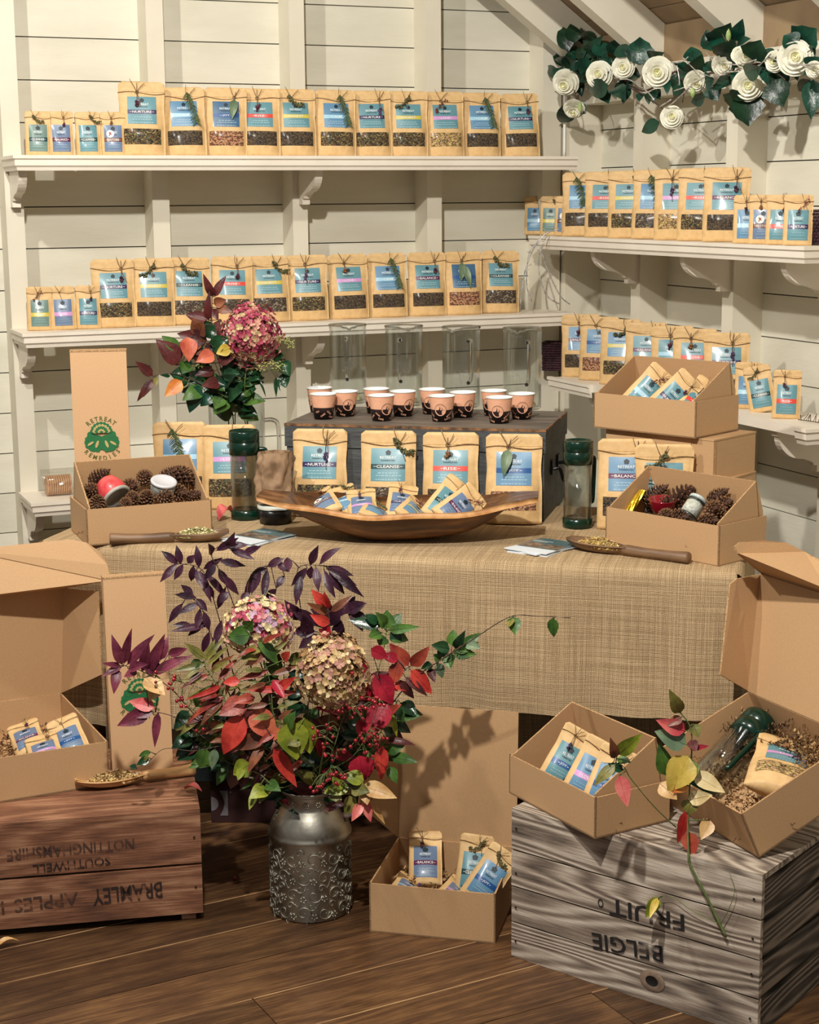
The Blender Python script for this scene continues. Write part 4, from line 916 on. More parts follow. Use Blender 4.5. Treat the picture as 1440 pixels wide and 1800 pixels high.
for i in range(12):
    for j in range(4):
        a0 = i*2*PI/12+j*.26; z0 = .022+j*.039; dirn = 1 if (i+j) % 2 else -1
        scroll(a0, z0, .017, 1.15, dirn); scroll(a0+.19, z0+.016, .010, 1, -dirn, rr=.0013)
        for k in range(5):
            an = k*2*PI/5+i; c_ = onc(a0+.26+.0055*math.cos(an)/R0, z0-.008+.0055*math.sin(an), .0003); blob(b, c_, .0034, 0, Rr)
        p_ = [onc(a0+.05+(.26*q), z0+.012*math.sin(q*5+i)-.012, .0005) for q in (0, .25, .5, .75, 1)]; b.tube(smoothpath(p_, 3), .0012, 4)
for i in range(14):
    a0 = i*2*PI/14
    for k in range(6): an = k*PI/3; blob(b, onc(a0+.005*math.cos(an)/.06, .250+.005*math.sin(an), .0002, R0*.68), .003, 0, Rr)
part('embossed_flowers', b, metal_e, t, True)

# ================================================================ wooden bowl of small pouches
bc = PZ(700, 946, TZ); BW = Matrix.Translation((bc.x, bc.y, TZ+.001)) @ Matrix.Rotation(math.radians(-29), 4, 'Z')
Lh = .332
def bw_w(s): a = abs(s); return .045+.085*max(0, 1-a**2.3)
def bw_z(s): return .084+.020*abs(s)**2.5-.004*math.cos(s*3)+.003*math.sin(s*9)
def bw_d(s): a = abs(s); return .072*max(0, 1-(a/.80)**2.2)**.75 if a < .8 else 0
def bin_(a, c): s = -1+2*a; q = -1+2*c; return V((s*Lh, bw_w(s)*q*.93, bw_z(s)-bw_d(s)*(1-q*q)**.7))
def bout(a, c):
    s = -1+2*a; q = -1+2*c; z = bw_z(s)-.012*(1 if abs(s) > .8 else 1)-(bw_d(s)*1.0)*(1-q*q)**.8; return V((s*Lh*1.0, bw_w(s)*q, max(0, z if abs(q) < 1 else bw_z(s)-.012)))
t = thing('dough_bowl', 'long carved wooden dough bowl of small pouches in the middle of the table', 'bowl', mat=BW)
b = MB(); nu, nv = 48, 18; b.grid(bin_, nu, nv, 0); b.grid(bout, nu, nv, 0, flip=True)
n_ = (nu+1)*(nv+1)
for j in (0, nv): b.f += [(j*(nu+1)+i, j*(nu+1)+i+1, n_+j*(nu+1)+i+1, n_+j*(nu+1)+i) for i in range(nu)]; b.mi += [1]*nu
for i in (0, nu): b.f += [(j*(nu+1)+i, (j+1)*(nu+1)+i, n_+(j+1)*(nu+1)+i, n_+j*(nu+1)+i) for j in range(nv)]; b.mi += [1]*nv
part('bowl_body', b, [bowlm, bowl_rim], t, True)
def pose(bp, tip_px, H, far=True, roll=0):
    """a matrix for a pouch whose bottom centre is at point bp and whose top centre shows at tip_px"""
    d = ray(*tip_px).normalized(); w = CAM-bp; B = 2*w.dot(d); Cc = w.dot(w)-H*H; disc = B*B-4*Cc
    if disc < 0: tt = -B/2
    else: tt = (-B+math.sqrt(disc))/2 if far else (-B-math.sqrt(disc))/2
    up = (CAM+d*tt-bp).normalized(); n = (CAM-bp); n = (n-up*n.dot(up)).normalized(); x = n.cross(up) * -1
    x = up.cross(n) 
    m = Matrix((x, -n, up)).transposed().to_4x4(); m = Matrix.Translation(bp) @ m @ Matrix.Rotation(math.radians(roll), 4, 'Z'); return m
gb = 'small pouches in the wooden dough bowl'
for (bx, by, bz), tip, kd, base, sp, lb in (
    ((-.165, .01, .034), (557, 872), 'restore', 'slate', 'pod', 'small brown-banded pouch lying at the left end of the wooden bowl'),
    ((-.125, .05, .022), (596, 862), 'calm', 'blue', 'thyme', 'small pale blue-banded pouch behind its neighbours on the left of the wooden bowl'),
    ((-.085, .01, .018), (634, 866), 'love', 'slate', 'lavender', 'small pink-banded pouch leaning forward left of centre in the wooden bowl'),
    ((-.005, .055, .014), (711, 858), 'nurture', 'slate', 'bud', 'small navy-banded pouch standing in the middle of the wooden bowl'),
    ((.075, .055, .016), (812, 852), 'cleanse', 'teal', 'pod', 'small dark green-banded pouch tilted right in the wooden bowl'),
    ((.10, .01, .022), (842, 872), 'balance', 'slate', 'flower', 'small plum-banded pouch lying at the right end of the wooden bowl'),
    ((.02, -.03, .030), (742, 893), 'digest', 'blue', 'flower', 'small yellow-banded pouch lying low at the front of the wooden bowl'),
    ((-.06, -.03, .030), (668, 895), 'joy', 'blue', 'thyme', 'small royal blue-banded pouch lying low at the front left of the wooden bowl')):
    pouch('small', kd, base, sp, pose(BW @ V((bx, by, bz+.018)), (tip[0], tip[1]-6), .126, True), lb, gb)

# ================================================================ pouches in the cartons
def inbox(X, w, d, items, grp, zf=.03, yf=.3):
    for fx, tip, size, kd, base, sp, lb, *r in items:
        fy = r[0] if r else yf; pouch(size, kd, base, sp, pose(X @ V((w*fx, d*fy, zf if len(r) < 2 else r[1])), tip, SZ[size][1], True, r[2] if len(r) > 2 else 0), lb, grp)
g3 = 'small pouches in the open box on top of the stack'
inbox(X3, .285*K, .178*K, [(.27, (1183, 636), 'small', 'calm', 'teal', 'flower', 'small pale blue-banded pouch leaning in the topmost open box, leftmost of three', .22, .05),
    (.52, (1231, 652), 'small', 'nurture', 'teal', 'bud', 'small navy-banded pouch in the middle of the topmost open box', .20, .045),
    (.76, (1252, 672), 'small', 'rise', 'teal', 'bud', 'small red-banded pouch in the topmost open box, rightmost of three', .28, .035)], g3)
g4 = 'small pouches in the open box on the grey crate'
inbox(X4, .287, .178, [(.30, (1026, 1280), 'small', 'joy', 'teal', 'lavender', 'small pouch with lavender in the open box on the grey crate, leftmost', .25, .035),
    (.60, (1066, 1300), 'small', 'love', 'blue', 'bud', 'small pink-banded pouch in the middle of the open box on the grey crate', .22, .035),
    (.84, (1093, 1312), 'small', 'joy', 'blue', None, 'small royal blue-banded pouch in the open box on the grey crate, rightmost', .22, .035)], g4)
inbox(X8, W8, D8, [(.37, (1392, 1302), 'large', 'love', 'teal', 'pod', 'large pink-banded pouch lying beside the flask in the tilted box', .12, .062)], 'pouch in the tilted box')
g6 = 'small pouches in the floor box'
inbox(X6, .265, .255, [(.33, (748, 1461), 'small', 'balance', 'slate', 'bud', 'small plum-banded pouch standing in the floor box', .55, .05),
    (.72, (842, 1457), 'small', 'cleanse', 'teal', 'thyme', 'small dark green-banded pouch with thyme standing in the floor box', .45, .05),
    (.22, (730, 1545), 'small', 'calm', 'slate', 'lavender', 'small pouch lying low at the left front of the floor box', .12, .055),
    (.58, (820, 1555), 'small', 'love', 'slate', 'bud', 'small pouch lying low in the middle front of the floor box', .10, .055),
    (.78, (905, 1476), 'small', 'joy', 'blue', 'thyme', 'small pouch at the right of the floor box, cut off by the grey crate', .25, .06)], g6)
g7 = 'small pouches in the box on the apple crate'
inbox(X7, .40, D7, [(.67, (38, 1270), 'small', 'balance', 'slate', 'bud', 'small plum-banded pouch in the box on the apple crate, leftmost', .36, .045),
    (.70, (70, 1292), 'small', 'love', 'slate', 'pod', 'small pink-banded pouch in front of its neighbours in the box on the apple crate', .10, .045),
    (.88, (106, 1262), 'small', 'joy', 'slate', None, 'small royal blue-banded pouch in the box on the apple crate, rightmost', .20, .04)], g7)
# pouches standing behind the displays
def stand(px, py, D, kd, base, sp, lb, grp, rz=-22, lean=5, herb=None, sc=1.05):
    p_ = PH(px, py, D); pouch('large', kd, base, sp, up_mat(p_.x, p_.y, TZ+.0015, rz, lean), lb, grp, herb, sc)
stand(318, 850, 4.27, 'calm', 'blue', 'rosemary', 'large pale blue-banded pouch with rosemary behind the red candle pot box', 'pouches behind the left display box', -20, sc=1.12)
stand(405, 850, 4.24, 'love', 'teal', None, 'large pink-banded pouch seen through the flask on the left of the table', 'pouches behind the left display box', -20, 5, 'green', 1.1)
stand(1101, 850, 3.93, 'balance', 'blue', 'bud', 'large plum-banded pouch standing beside the right-hand flask', 'pouches behind the right display box', -30, sc=1.1)
stand(1168, 850, 3.84, 'cleanse', 'teal', 'thyme', 'large pouch with curved thyme garland behind the dark red bowl box', 'pouches behind the right display box', -28, 4, sc=1.1)

# crinkled paper shred in the boxes
shm = [M('shred_kraft', S(196, 160, 112), rough=.9), M('shred_brown', S(150, 116, 78), rough=.9), M('shred_dark', S(96, 72, 50), rough=.9)]
def shred(X, boxes, label, n, seed):
    R = random.Random(seed); b = MB()
    for x0, y0, z0, x1, y1, z1, k in boxes:
        for i in range(int(n*k)):
            c = V((R.uniform(x0, x1), R.uniform(y0, y1), z0+(z1-z0)*R.random()**.6)); d = V((R.uniform(-1, 1), R.uniform(-1, 1), R.uniform(-.4, .6))).normalized(); u = d.orthogonal().normalized(); w = d.cross(u)*.0017
            pts = [c+d*(.005*j)+u*(.0028*(-1 if j % 2 else 1)) for j in range(R.randint(4, 8))]
            mi = R.randrange(3); vs_ = [p for q in pts for p in (q-w, q+w)]
            b.add(vs_, [(2*j, 2*j+1, 2*j+3, 2*j+2) for j in range(len(pts)-1)], mi)
    o = link('paper_shred', b.mesh('paper_shred', shm)); o.matrix_world = X; tag(o, label, 'paper shred', 'crinkled paper shred', 'stuff')
shred(X3, [(.01, .03, .01, .27, .15, .05, 1)], 'crinkled paper shred under the pouches in the topmost open box', 260, 1)
shred(X4, [(.01, .02, .01, .27, .15, .045, 1), (.15, .11, .03, .26, .15, .08, .5)], 'crinkled paper shred in the open box on the grey crate', 320, 2)
shred(X8, [(.01, .02, .005, .25, .33, .035, 1), (.17, .02, .03, .255, .33, .07, .8)], 'crinkled paper shred in the tilted box with the flask', 420, 3)
shred(X6, [(.01, .02, .008, .255, .245, .06, 1)], 'crinkled paper shred in the floor box', 500, 4)
shred(X7, [(.10, .03, .008, .39, .36, .05, 1)], 'crinkled paper shred in the box on the apple crate', 600, 5)
shred(X1, [(.01, .02, .01, .28, .15, .05, 1)], 'crinkled paper shred under the pine cones in the left display box', 260, 6)
shred(X2, [(.01, .02, .01, .30, .14, .05, 1)], 'crinkled paper shred under the pine cones in the right display box', 260, 7)

# ================================================================ pine cones, candle pots, jar
def cone_mesh(seed, L=.055, Rm=.021, openness=1.0):
    R = random.Random(seed); b = MB(); n = 78
    b.lathe([(0, 0), (Rm*.45, L*.12), (Rm*.5, L*.4), (Rm*.3, L*.8), (0, L)], 10, 0)
    for i in range(n):
        t = (i+.5)/n; a = i*2.39996; z = L*(.02+.93*t); r = Rm*(math.sin(PI*min(1, .22+t*.8))**.8)*(1 if t < .9 else .7); el = (.15+.95*t)*1.0
        u = V((math.cos(a), math.sin(a), 0)); tv = V((-math.sin(a), math.cos(a), 0)); d = (u*math.cos(el)+V((0, 0, 1))*math.sin(el)); nn = tv.cross(d)
        c = u*(r*.35)+V((0, 0, z-.006)); tip = u*r+V((0, 0, z)); w = .0052*(1-.45*t)*(Rm/.021)*R.uniform(.85, 1.1)
        m1 = c+(tip-c)*.7
        b.add([c-tv*w*.3, c+tv*w*.3, m1+tv*w, tip+tv*w*.35, tip-tv*w*.35, m1-tv*w, tip+V((0, 0, .0022))-u*.001, m1+V((0, 0, .0025))], [(0, 1, 2, 5), (2, 3, 4, 5), (0, 7, 1), (1, 7, 2), (0, 5, 7)], 0)
        b.add([m1+tv*w+V((0, 0, .0002)), tip+tv*w*.4, tip-tv*w*.4, m1-tv*w+V((0, 0, .0002)), tip+V((0, 0, .0026)), m1+V((0, 0, .0027))], [(0, 1, 4, 5), (1, 2, 4), (2, 3, 5, 4)], 1)
    return b
CNS = [cone_mesh(i, L, r).mesh('pine_cone', [M('cone_dark', S(58, 34, 24), S(84, 52, 34), 60, .7), M('cone_tip', S(*tc_), rough=.7)]) for i, (L, r, tc_) in enumerate(((.058, .022, (126, 90, 60)), (.05, .023, (110, 74, 52)), (.062, .021, (188, 146, 102)), (.05, .022, (222, 188, 138))))]
def cone(px, py, X, yb, k, sc, axis, lb, grp):
    """centre shows at (px, py) on the plane at depth yb inside the box frame"""
    p_ = PL(px, py, X @ V((0, yb, 0)), X.to_3x3() @ V((0, 1, 0))); ax = V(axis).normalized()
    m_ = Matrix.Translation(p_) @ ax.to_track_quat('Z', 'Y').to_matrix().to_4x4() @ Matrix.Scale(sc, 4) @ Matrix.Translation((0, 0, -.026))
    o = link('pine_cone', CNS[k]); o.matrix_world = m_; tag(o, lb, 'pine cone', grp)
gc = 'pine cones in the left display box'
for px, py, yb, k, sc, ax, lb in ((176, 838, .14, 0, 1.05, (1, .2, .6), 'dark pine cone at the back left corner behind the red pot'), (160, 862, .09, 2, 1.0, (-.6, -1, .3), 'tan-tipped pine cone left of the red pot in the left display box'),
    (172, 886, .03, 1, .85, (-.2, -1, -.3), 'dark pine cone at the front left under the red pot'), (232, 856, .09, 1, 1.05, (.2, -1, .3), 'dark pine cone right of the red candle pot'),
    (256, 838, .13, 1, .95, (.1, -1, .5), 'dark pine cone at the middle back of the left display box'), (235, 875, .05, 3, .9, (.1, -1, .4), 'pale blond pine cone at the front of the left display box'),
    (258, 874, .06, 0, 1.0, (0, -.8, .6), 'dark pine cone between the pale cone and the grey pot'), (293, 872, .04, 3, 1.0, (.2, -1, .35), 'light brown pine cone in front of the grey pot'),
    (298, 836, .14, 0, 1.15, (.7, -.3, .8), 'dark pine cone at the back behind the grey pot'), (326, 840, .12, 0, 1.3, (.9, -.2, -.4), 'large dark pine cone in the right back corner of the left display box'),
    (316, 866, .07, 1, 1.0, (.4, -1, 0), 'dark pine cone right of the grey pot'), (340, 872, .07, 2, .85, (.6, -.6, .4), 'small pine cone at the right end of the left display box'), (222, 884, .03, 1, .7, (0, -1, .3), 'small dark pine cone tucked at the front beside the pot lid')):
    cone(px, py, X1, yb, k, sc, ax, lb, gc)
gc = 'pine cones in the right display box'
for px, py, yb, k, sc, ax, lb in ((1152, 870, .12, 2, 1.2, (.5, -.5, .6), 'large pine cone at the back behind the dark red bowl'), (1200, 872, .12, 2, 1.35, (.9, 0, .45), 'long brown pine cone in the middle back of the right display box'),
    (1170, 880, .10, 3, .8, (0, -1, .4), 'small tan pine cone between the two large back cones'), (1172, 908, .03, 2, 1.0, (-.4, -1, .3), 'pine cone at the front below the dark red bowl'),
    (1198, 910, .04, 1, 1.0, (.3, -1, .2), 'dark pine cone in front of the glass jar'), (1262, 872, .12, 2, .95, (.5, -.6, .6), 'pine cone at the right back corner behind the glass jar'),
    (1258, 898, .07, 0, 1.25, (-.5, -.8, .3), 'dark pine cone right of the glass jar'), (1246, 916, .04, 2, .9, (.2, -1, .2), 'pine cone at the front right of the right display box'), (1276, 886, .09, 1, 1.0, (.3, -.8, .5), 'dark pine cone against the right side of the right display box')):
    cone(px, py, X2, yb, k, sc, ax, lb, gc)
def inX(X, px, py, yb): return PL(px, py, X @ V((0, yb, 0)), X.to_3x3() @ V((0, 1, 0)))
def orient(p_, ax): return Matrix.Translation(p_) @ V(ax).normalized().to_track_quat('Z', 'Y').to_matrix().to_4x4()
redg = M('red_glaze', S(206, 62, 66), S(224, 88, 88), 60, .35, .25, 90, coat=.3); grg = M('grey_stone', S(150, 150, 142), S(190, 188, 178), 30, .6)
def pot(mat, lb, m_body, m_rim, r=.032, h=.05):
    t = thing('candle_pot', lb, 'pot', mat=mat, group='candle pots in the left display box'); b = MB()
    b.lathe([(0, 0), (r*.55, 0), (r*.78, .006), (r*1.0, h*.55), (r*1.02, h*.85), (r*.97, h)], 32, 0); part('pot_body', b, m_body, t, True)
    b = MB(); b.lathe([(r*.95, h-.001), (r*1.06, h), (r*1.07, h+.005), (r*.95, h+.008), (r*.8, h+.004), (0, h+.003)], 32, 0); part('pot_lid', b, m_rim, t, True, label='grey rimmed lid')
pot(orient(inX(X1, 184, 846, .105), (.35, -.75, -.62)), 'red candle pot lying tipped with its grey lid towards the front', redg, grg, .034, .052)
pot(orient(inX(X1, 284, 878, .085), (.06, -.35, .95)), 'grey mottled candle pot with pale rim among pine cones', M('mottled_grey', S(96, 104, 104), S(182, 184, 176), 50, .4, detail=8), M('pale_rim', S(204, 204, 208), rough=.4), .030, .046)
# right: dark red bowl, glass jar, gold bag
p_ = inX(X2, 1165, 903, .075)
b = MB(); b.lathe([(0, 0), (.018, 0), (.026, .010), (.033, .034), (.0335, .036), (.030, .034), (.022, .012), (0, .006)], 32); o = link('small_bowl', b.mesh('small_bowl', M('dark_red_glaze', S(138, 18, 36), rough=.15, coat=.6), True)); o.matrix_world = orient(p_, (-.05, -.1, 1)); tag(o, 'small dark red glazed bowl among the pine cones on the right', 'bowl')
m_ = orient(inX(X2, 1206, 912, .055), (.62, .2, .62)); t = thing('glass_jar', 'small tilted glass jar of white crystals among the pine cones', 'jar', mat=m_)
b = MB(); b.lathe([(0, 0), (.021, 0), (.023, .003), (.023, .042), (.020, .047), (.020, .052), (.0185, .052), (.0185, .047), (.0215, .042), (.0215, .004), (0, .003)], 32); part('jar_body', b, glass, t, True)
b = MB(); b.lathe([(.0, .0115), (.0210, .0115), (.0210, .041), (.018, .046), (0, .046)], 24); part('crystals', b, M('white_crystals', S(206, 204, 190), S(246, 244, 236), 140, .5, .8, 160), t, True)
b = MB(); b.lathe([(.0235, .044), (.0245, .045), (.0245, .0475), (.0235, .049)], 32); b.lathe([(.0238, .004), (.0245, .006), (.0238, .008)], 32); part('clip_band', b, M('dark_seal', S(40, 44, 40), rough=.3), t, True)
b = MB(); b.lathe([(.0, .060), (.019, .060), (.0215, .058), (.0215, .0525), (.0, .0525)], 32); part('jar_lid', b, M('jar_lid_glass', S(200, 210, 206), rough=.15, coat=.5), t, True)
goldm = M('gold_foil', S(196, 150, 20), S(240, 206, 60), 24, .25, 1, 30, metal=.7)
b = MB(); p0_ = X2.inverted() @ inX(X2, 1096, 908, .05); p1_ = X2.inverted() @ inX(X2, 1130, 862, .10)
def gb_(a, c):
    q = p0_+(p1_-p0_)*c; wd = .014*(1-.5*c); an = a*2*PI; R_ = 1+.22*math.sin(an*5+c*9); return q+V((wd*R_*math.cos(an), wd*.8*R_*math.sin(an), -.2*wd*math.cos(an)))
b.grid(gb_, 40, 24); o = link('gold_foil_bag', b.mesh('gold_foil_bag', goldm, True)); o.matrix_world = X2; tag(o, 'gold foil bag pushed into the left end of the right display box', 'bag')

# ================================================================ infuser flasks
def flask(mat, lb):
    t = thing('infuser_flask', lb, 'flask', mat=mat, group='infuser flasks with dark green lids'); r = .0345
    b = MB(); b.lathe([(0, .024), (r-.006, .024), (r-.005, .03), (r-.005, .158), (r-.0035, .158), (r-.0035, .0285), (r-.004, .022), (0, .022)], 40); b.lathe([(r-.001, .020), (r, .024), (r, .160), (r-.0015, .160), (r-.0015, .024)], 40)
    part('glass_body', b, glass, t, True)
    b = MB(); b.lathe([(0, 0), (r*.98, 0), (r*1.05, .003), (r*1.06, .022), (r*.96, .024), (r*.8, .0215), (0, .0205)], 40); part('base_cup', b, green_pl, t, True)
    b = MB(); b.lathe([(r*.9, .156), (r*1.06, .157), (r*1.07, .186), (r*1.04, .187), (r*1.04, .188), (r*1.07, .189), (r*1.06, .211), (r*1.0, .2145), (r*.86, .2145), (r*.84, .2115), (0, .2115)], 40); part('screw_lid', b, green_pl, t, True)
    b = MB(); b.tube(smoothpath([(r*1.0, 0, .168), (r+.010, 0, .168), (r+.016, 0, .164), (r+.016, 0, .14), (r+.014, 0, .09), (r+.012, 0, .062), (r+.008, 0, .058)], 4), [.0055]*25, 10); part('handle', b, green_pl, t, True)
    return t
p_ = PZ(433, 912, TZ); flask(Matrix.Translation((p_.x, p_.y, TZ+.0015)) @ Matrix.Rotation(math.radians(-18), 4, 'Z') @ Matrix.Scale(1.05, 4), 'standing glass infuser flask with dark green lid, left of the wooden bowl')
p_ = PZ(1015, 927, TZ); flask(Matrix.Translation((p_.x, p_.y, TZ+.0015)) @ Matrix.Rotation(math.radians(10), 4, 'Z') @ Matrix.Scale(1.0, 4), 'standing glass infuser flask with dark green lid, right of the wooden bowl')
pz8 = lambda px, py, z: PL(px, py, X8 @ V((0, 0, z)), X8.to_3x3() @ V((0, 0, 1)))
hb_ = pz8(1222, 1392, .040); ht_ = pz8(1345, 1262, .052); ax = (ht_-hb_).normalized()
t8 = flask(orient(hb_, ax) @ Matrix.Rotation(math.radians(150), 4, 'Z') @ Matrix.Scale(1.06, 4), 'glass infuser flask with dark green lid lying in the tilted box')

# ================================================================ wooden scoops with dried herbs
def scoop(mat, L, lb, m, herbs, seed, hl=.5, wd=.030):
    """bowl end at x=0, handle towards +x"""
    t = thing('wooden_scoop', lb, 'scoop', mat=mat, group='carved wooden scoops'); b = MB(); bl = L*(1-hl)
    def w_(s): return wd*math.sin(PI*min(1, .04+.96*s)**.8)**.7 if s < 1 else .011
    def top(a, c, e=0):
        s = a; q = -1+2*c; ww = max(.010, w_(s)); dd = .017*math.sin(PI*min(1, s*1.02))**.7 if s < .98 else 0; return V((s*bl, ww*q, .022+.006*(1-s)**2-dd*(1-q*q)))
    def bot(a, c):
        s = a; q = -1+2*c; ww = max(.010, w_(s))*1.04; return V((s*bl-.001, ww*q, max(0, .019+.006*(1-s)**2-.020*(1-q*q)**.6*math.sin(PI*min(.97, max(.03, s)))**.4)))
    nu, nv = 26, 12; b.grid(top, nu, nv); b.grid(bot, nu, nv, flip=True); n_ = (nu+1)*(nv+1)
    for j in (0, nv): b.f += [(j*(nu+1)+i, j*(nu+1)+i+1, n_+j*(nu+1)+i+1, n_+j*(nu+1)+i) for i in range(nu)]; b.mi += [0]*nu
    b.f += [(j*(nu+1), (j+1)*(nu+1), n_+(j+1)*(nu+1), n_+j*(nu+1)) for j in range(nv)]; b.mi += [0]*nv
    part('scoop_bowl', b, m, t, True)
    b = MB(); b.tube([(bl-.012, 0, .014), (bl, 0, .0145), (bl+L*hl*.3, 0, .0135), (bl+L*hl*.7, 0, .0135), (L-.004, 0, .0145), (L, 0, .0145)], [.010, .0115, .0105, .0115, .0135, .0115], 14); part('handle', b, m, t, True)
    h_ = thing('dried_herbs', herbs[0], 'herbs', mat=mat, group='dried herbs in the wooden scoops'); heap('herb_pile', bl*.52, 0, .012, bl*.40, wd*.86, .022, herbs[1], 620, h_, seed, sz=(.004, .009))
def scoop_mat(p_tip, p_end, z):
    a, c = V(p_tip), V(p_end); d = c-a; return Matrix.Translation((a.x, a.y, z)) @ Matrix.Rotation(math.atan2(d.y, d.x), 4, 'Z'), d.length
m_, L_ = scoop_mat(PZ(402, 944, TZ+.01), PZ(193, 951, TZ+.01), TZ+.001); scoop(m_, L_, 'dark wooden scoop with pale green herbs in front of the left display box', scoop_d, ('heap of pale green dried herbs in the dark scoop on the left', HG), 3, .50, .026)
m_, L_ = scoop_mat(PZ(1000, 957, TZ+.01), PZ(1212, 985, TZ+.01), TZ+.001); scoop(m_, L_, 'brown wooden scoop with yellow flowers in front of the right display box', scoop_d, ('heap of yellow dried flowers in the brown scoop on the right', HY), 4, .50, .030)
m_, L_ = scoop_mat(PZ(133, 1383, BZ+.01), PZ(343, 1356, BZ+.01), BZ+.001); scoop(m_, L_, 'light olive-wood scoop with dried herbs on top of the brown apple crate', scoop_l, ('heap of mixed dried herbs in the light scoop on the apple crate', HM), 5, .40, .034)

# ================================================================ leaflets
def leaflets(c, ang, n, lb, seed):
    R = random.Random(seed)
    for i in range(n):
        m_ = Matrix.Translation((c.x, c.y, TZ+.0012+i*.0016)) @ Matrix.Rotation(math.radians(ang+R.uniform(-9, 9)), 4, 'Z')
        t = thing('leaflet', lb[0] if i == n-1 else lb[1], 'leaflet', mat=m_, group='leaflets fanned under the top one, %s' % lb[2] if i < n-1 else None); b = MB(); b.box((-.0525, -.074, 0), (.0525, .074, .0013)); part('paper', b, M('leaflet_paper', S(222, 230, 236), rough=.4), t)
        b = MB(); b.box((-.0525, -.03, .0013), (.0525, .074, .0015), 0); b.box((-.05, -.025, .0015), (-.003, .02, .0016), 1); b.box((.003, -.025, .0015), (.05, .02, .0016), 1)
        b.box((-.05, .035, .0015), (-.01, .037, .0016), 2); b.box((-.05, .042, .0015), (.0, .045, .0016), 2); part('cover_print', b, [M('leaflet_teal', S(78, 104, 108), rough=.3), M('leaflet_photo', S(70, 52, 44), S(150, 130, 110), 70, .3), M('leaflet_pale', S(190, 205, 205))], t)
leaflets(PZ(455, 948, TZ), -60, 5, ('top leaflet of the stack between the left scoop and wooden bowl', 'leaflet lying under the top one between left scoop and wooden bowl', 'left'), 1)
leaflets(PZ(955, 966, TZ), -65, 5, ('top leaflet of the stack left of the yellow flower scoop', 'leaflet lying under the top one left of the yellow flower scoop', 'right'), 2)
# small things behind
b = MB(); R = random.Random(3)
def bag(a, c):
    an = a*2*PI; zz = c*.125; r = .050*(1-.12*c)+.016*mnoise.noise(V((math.cos(an)*2.2, math.sin(an)*2.2, c*3.1)))+.005*mnoise.noise(V((math.cos(an)*7, math.sin(an)*7, c*9))); return V((r*math.cos(an)*.95, r*.7*math.sin(an), zz))
b.grid(bag, 60, 30); b.add([(0, 0, .115)]+[(.04*math.cos(k*PI/4), .028*math.sin(k*PI/4), .118) for k in range(8)], [(0, k+1, (k+1) % 8+1) for k in range(8)])
p_ = PH(484, 820, 4.05); o = link('crumpled_bag', b.mesh('crumpled_bag', M('brown_paper', S(136, 108, 82), S(160, 130, 100), 30, .8, .4), True), loc=(p_.x, p_.y, TZ+.055)); tag(o, 'crumpled brown paper bag left of the grey chest', 'bag')
p_ = PH(484, 870, 4.05)
t = thing('food_tub', 'low dark tub with pale lid beside the grey chest', 'tub', (p_.x, p_.y, TZ+.001)); b = MB(); b.lathe([(0, 0), (.04, 0), (.043, .038), (0, .038)], 28); part('tub_body', b, M('black_tub', S(24, 24, 26), rough=.3), t, True); b = MB(); b.lathe([(.045, .038), (.046, .046), (0, .048)], 28); part('tub_lid', b, M('pale_lid', S(196, 200, 190)), t, True)
b = MB(); R = random.Random(9)
for k in range(14): blob(b, V((R.uniform(-.012, .012), R.uniform(-.01, .01), R.uniform(0, .02))), .009, 0, R)
o = link('foil_sweet', b.mesh('foil_sweet', goldm)); o.location = (p_.x-.002, p_.y-.012, TZ+.057); tag(o, 'crumpled gold foil wrapper on the pale tub lid beside the chest', 'foil')
p_ = PH(250, 830, 4.22); closed('small closed cardboard box behind the pine cone display, mostly hidden', (p_.x-.06, p_.y, TZ+.001), -20, .15, .1, .075)
# clear bag of stacked discs on the lowest shelf
p_ = PY(103, 878, 4.84)
for k in range(11):
    b = MB(); b.lathe([(0, 0), (.029, 0), (.030, .0015), (.030, .004), (.029, .0055), (0, .0055)], 24); o = link('wooden_disc', b.mesh('wooden_disc', M('disc_wood', S(186, 140, 104), S(214, 172, 134), 40)), loc=(p_.x-.035+k*.0066, p_.y, ZT+.0315), rot=(0, PI/2, 0)); tag(o, 'pale round wooden disc, one of the row on the lowest left shelf', 'disc', 'wooden discs in the clear bag')
film = glass_mat('clear_film', (.95, .95, .93, 1), .15); b = MB()
b.grid(lambda a, c: V((-.05+.10*c, (.036+.004*math.sin(a*40+c*9))*(math.sin(PI*(.12+.76*c))**.4)*math.cos(a*2*PI), .036+(.036+.004*math.sin(a*31))*math.sin(a*2*PI))), 48, 12)
o = link('clear_bag', b.mesh('clear_bag', film, True), loc=(p_.x, p_.y, ZT+.004)); tag(o, 'clear crinkled bag around the wooden discs on the lowest shelf', 'bag')
# metal hook on the wall
p_ = PY(278, 745, YS); b = MB(); b.tube([(-.014, 0, 0), (.014, 0, 0)], .0035, 8); b.tube([(0, 0, 0), (0, 0, -.024)], .0035, 8); b.tube([(0, 0, -.01), (0, .02, -.01)], .003, 8)
o = link('metal_hook', b.mesh('metal_hook', M('steel', S(120, 116, 112), rough=.3, metal=1), True), loc=(p_.x, p_.y-.02, p_.z)); tag(o, 'tiny T-shaped metal tap on the wall behind the bouquet', 'hook')
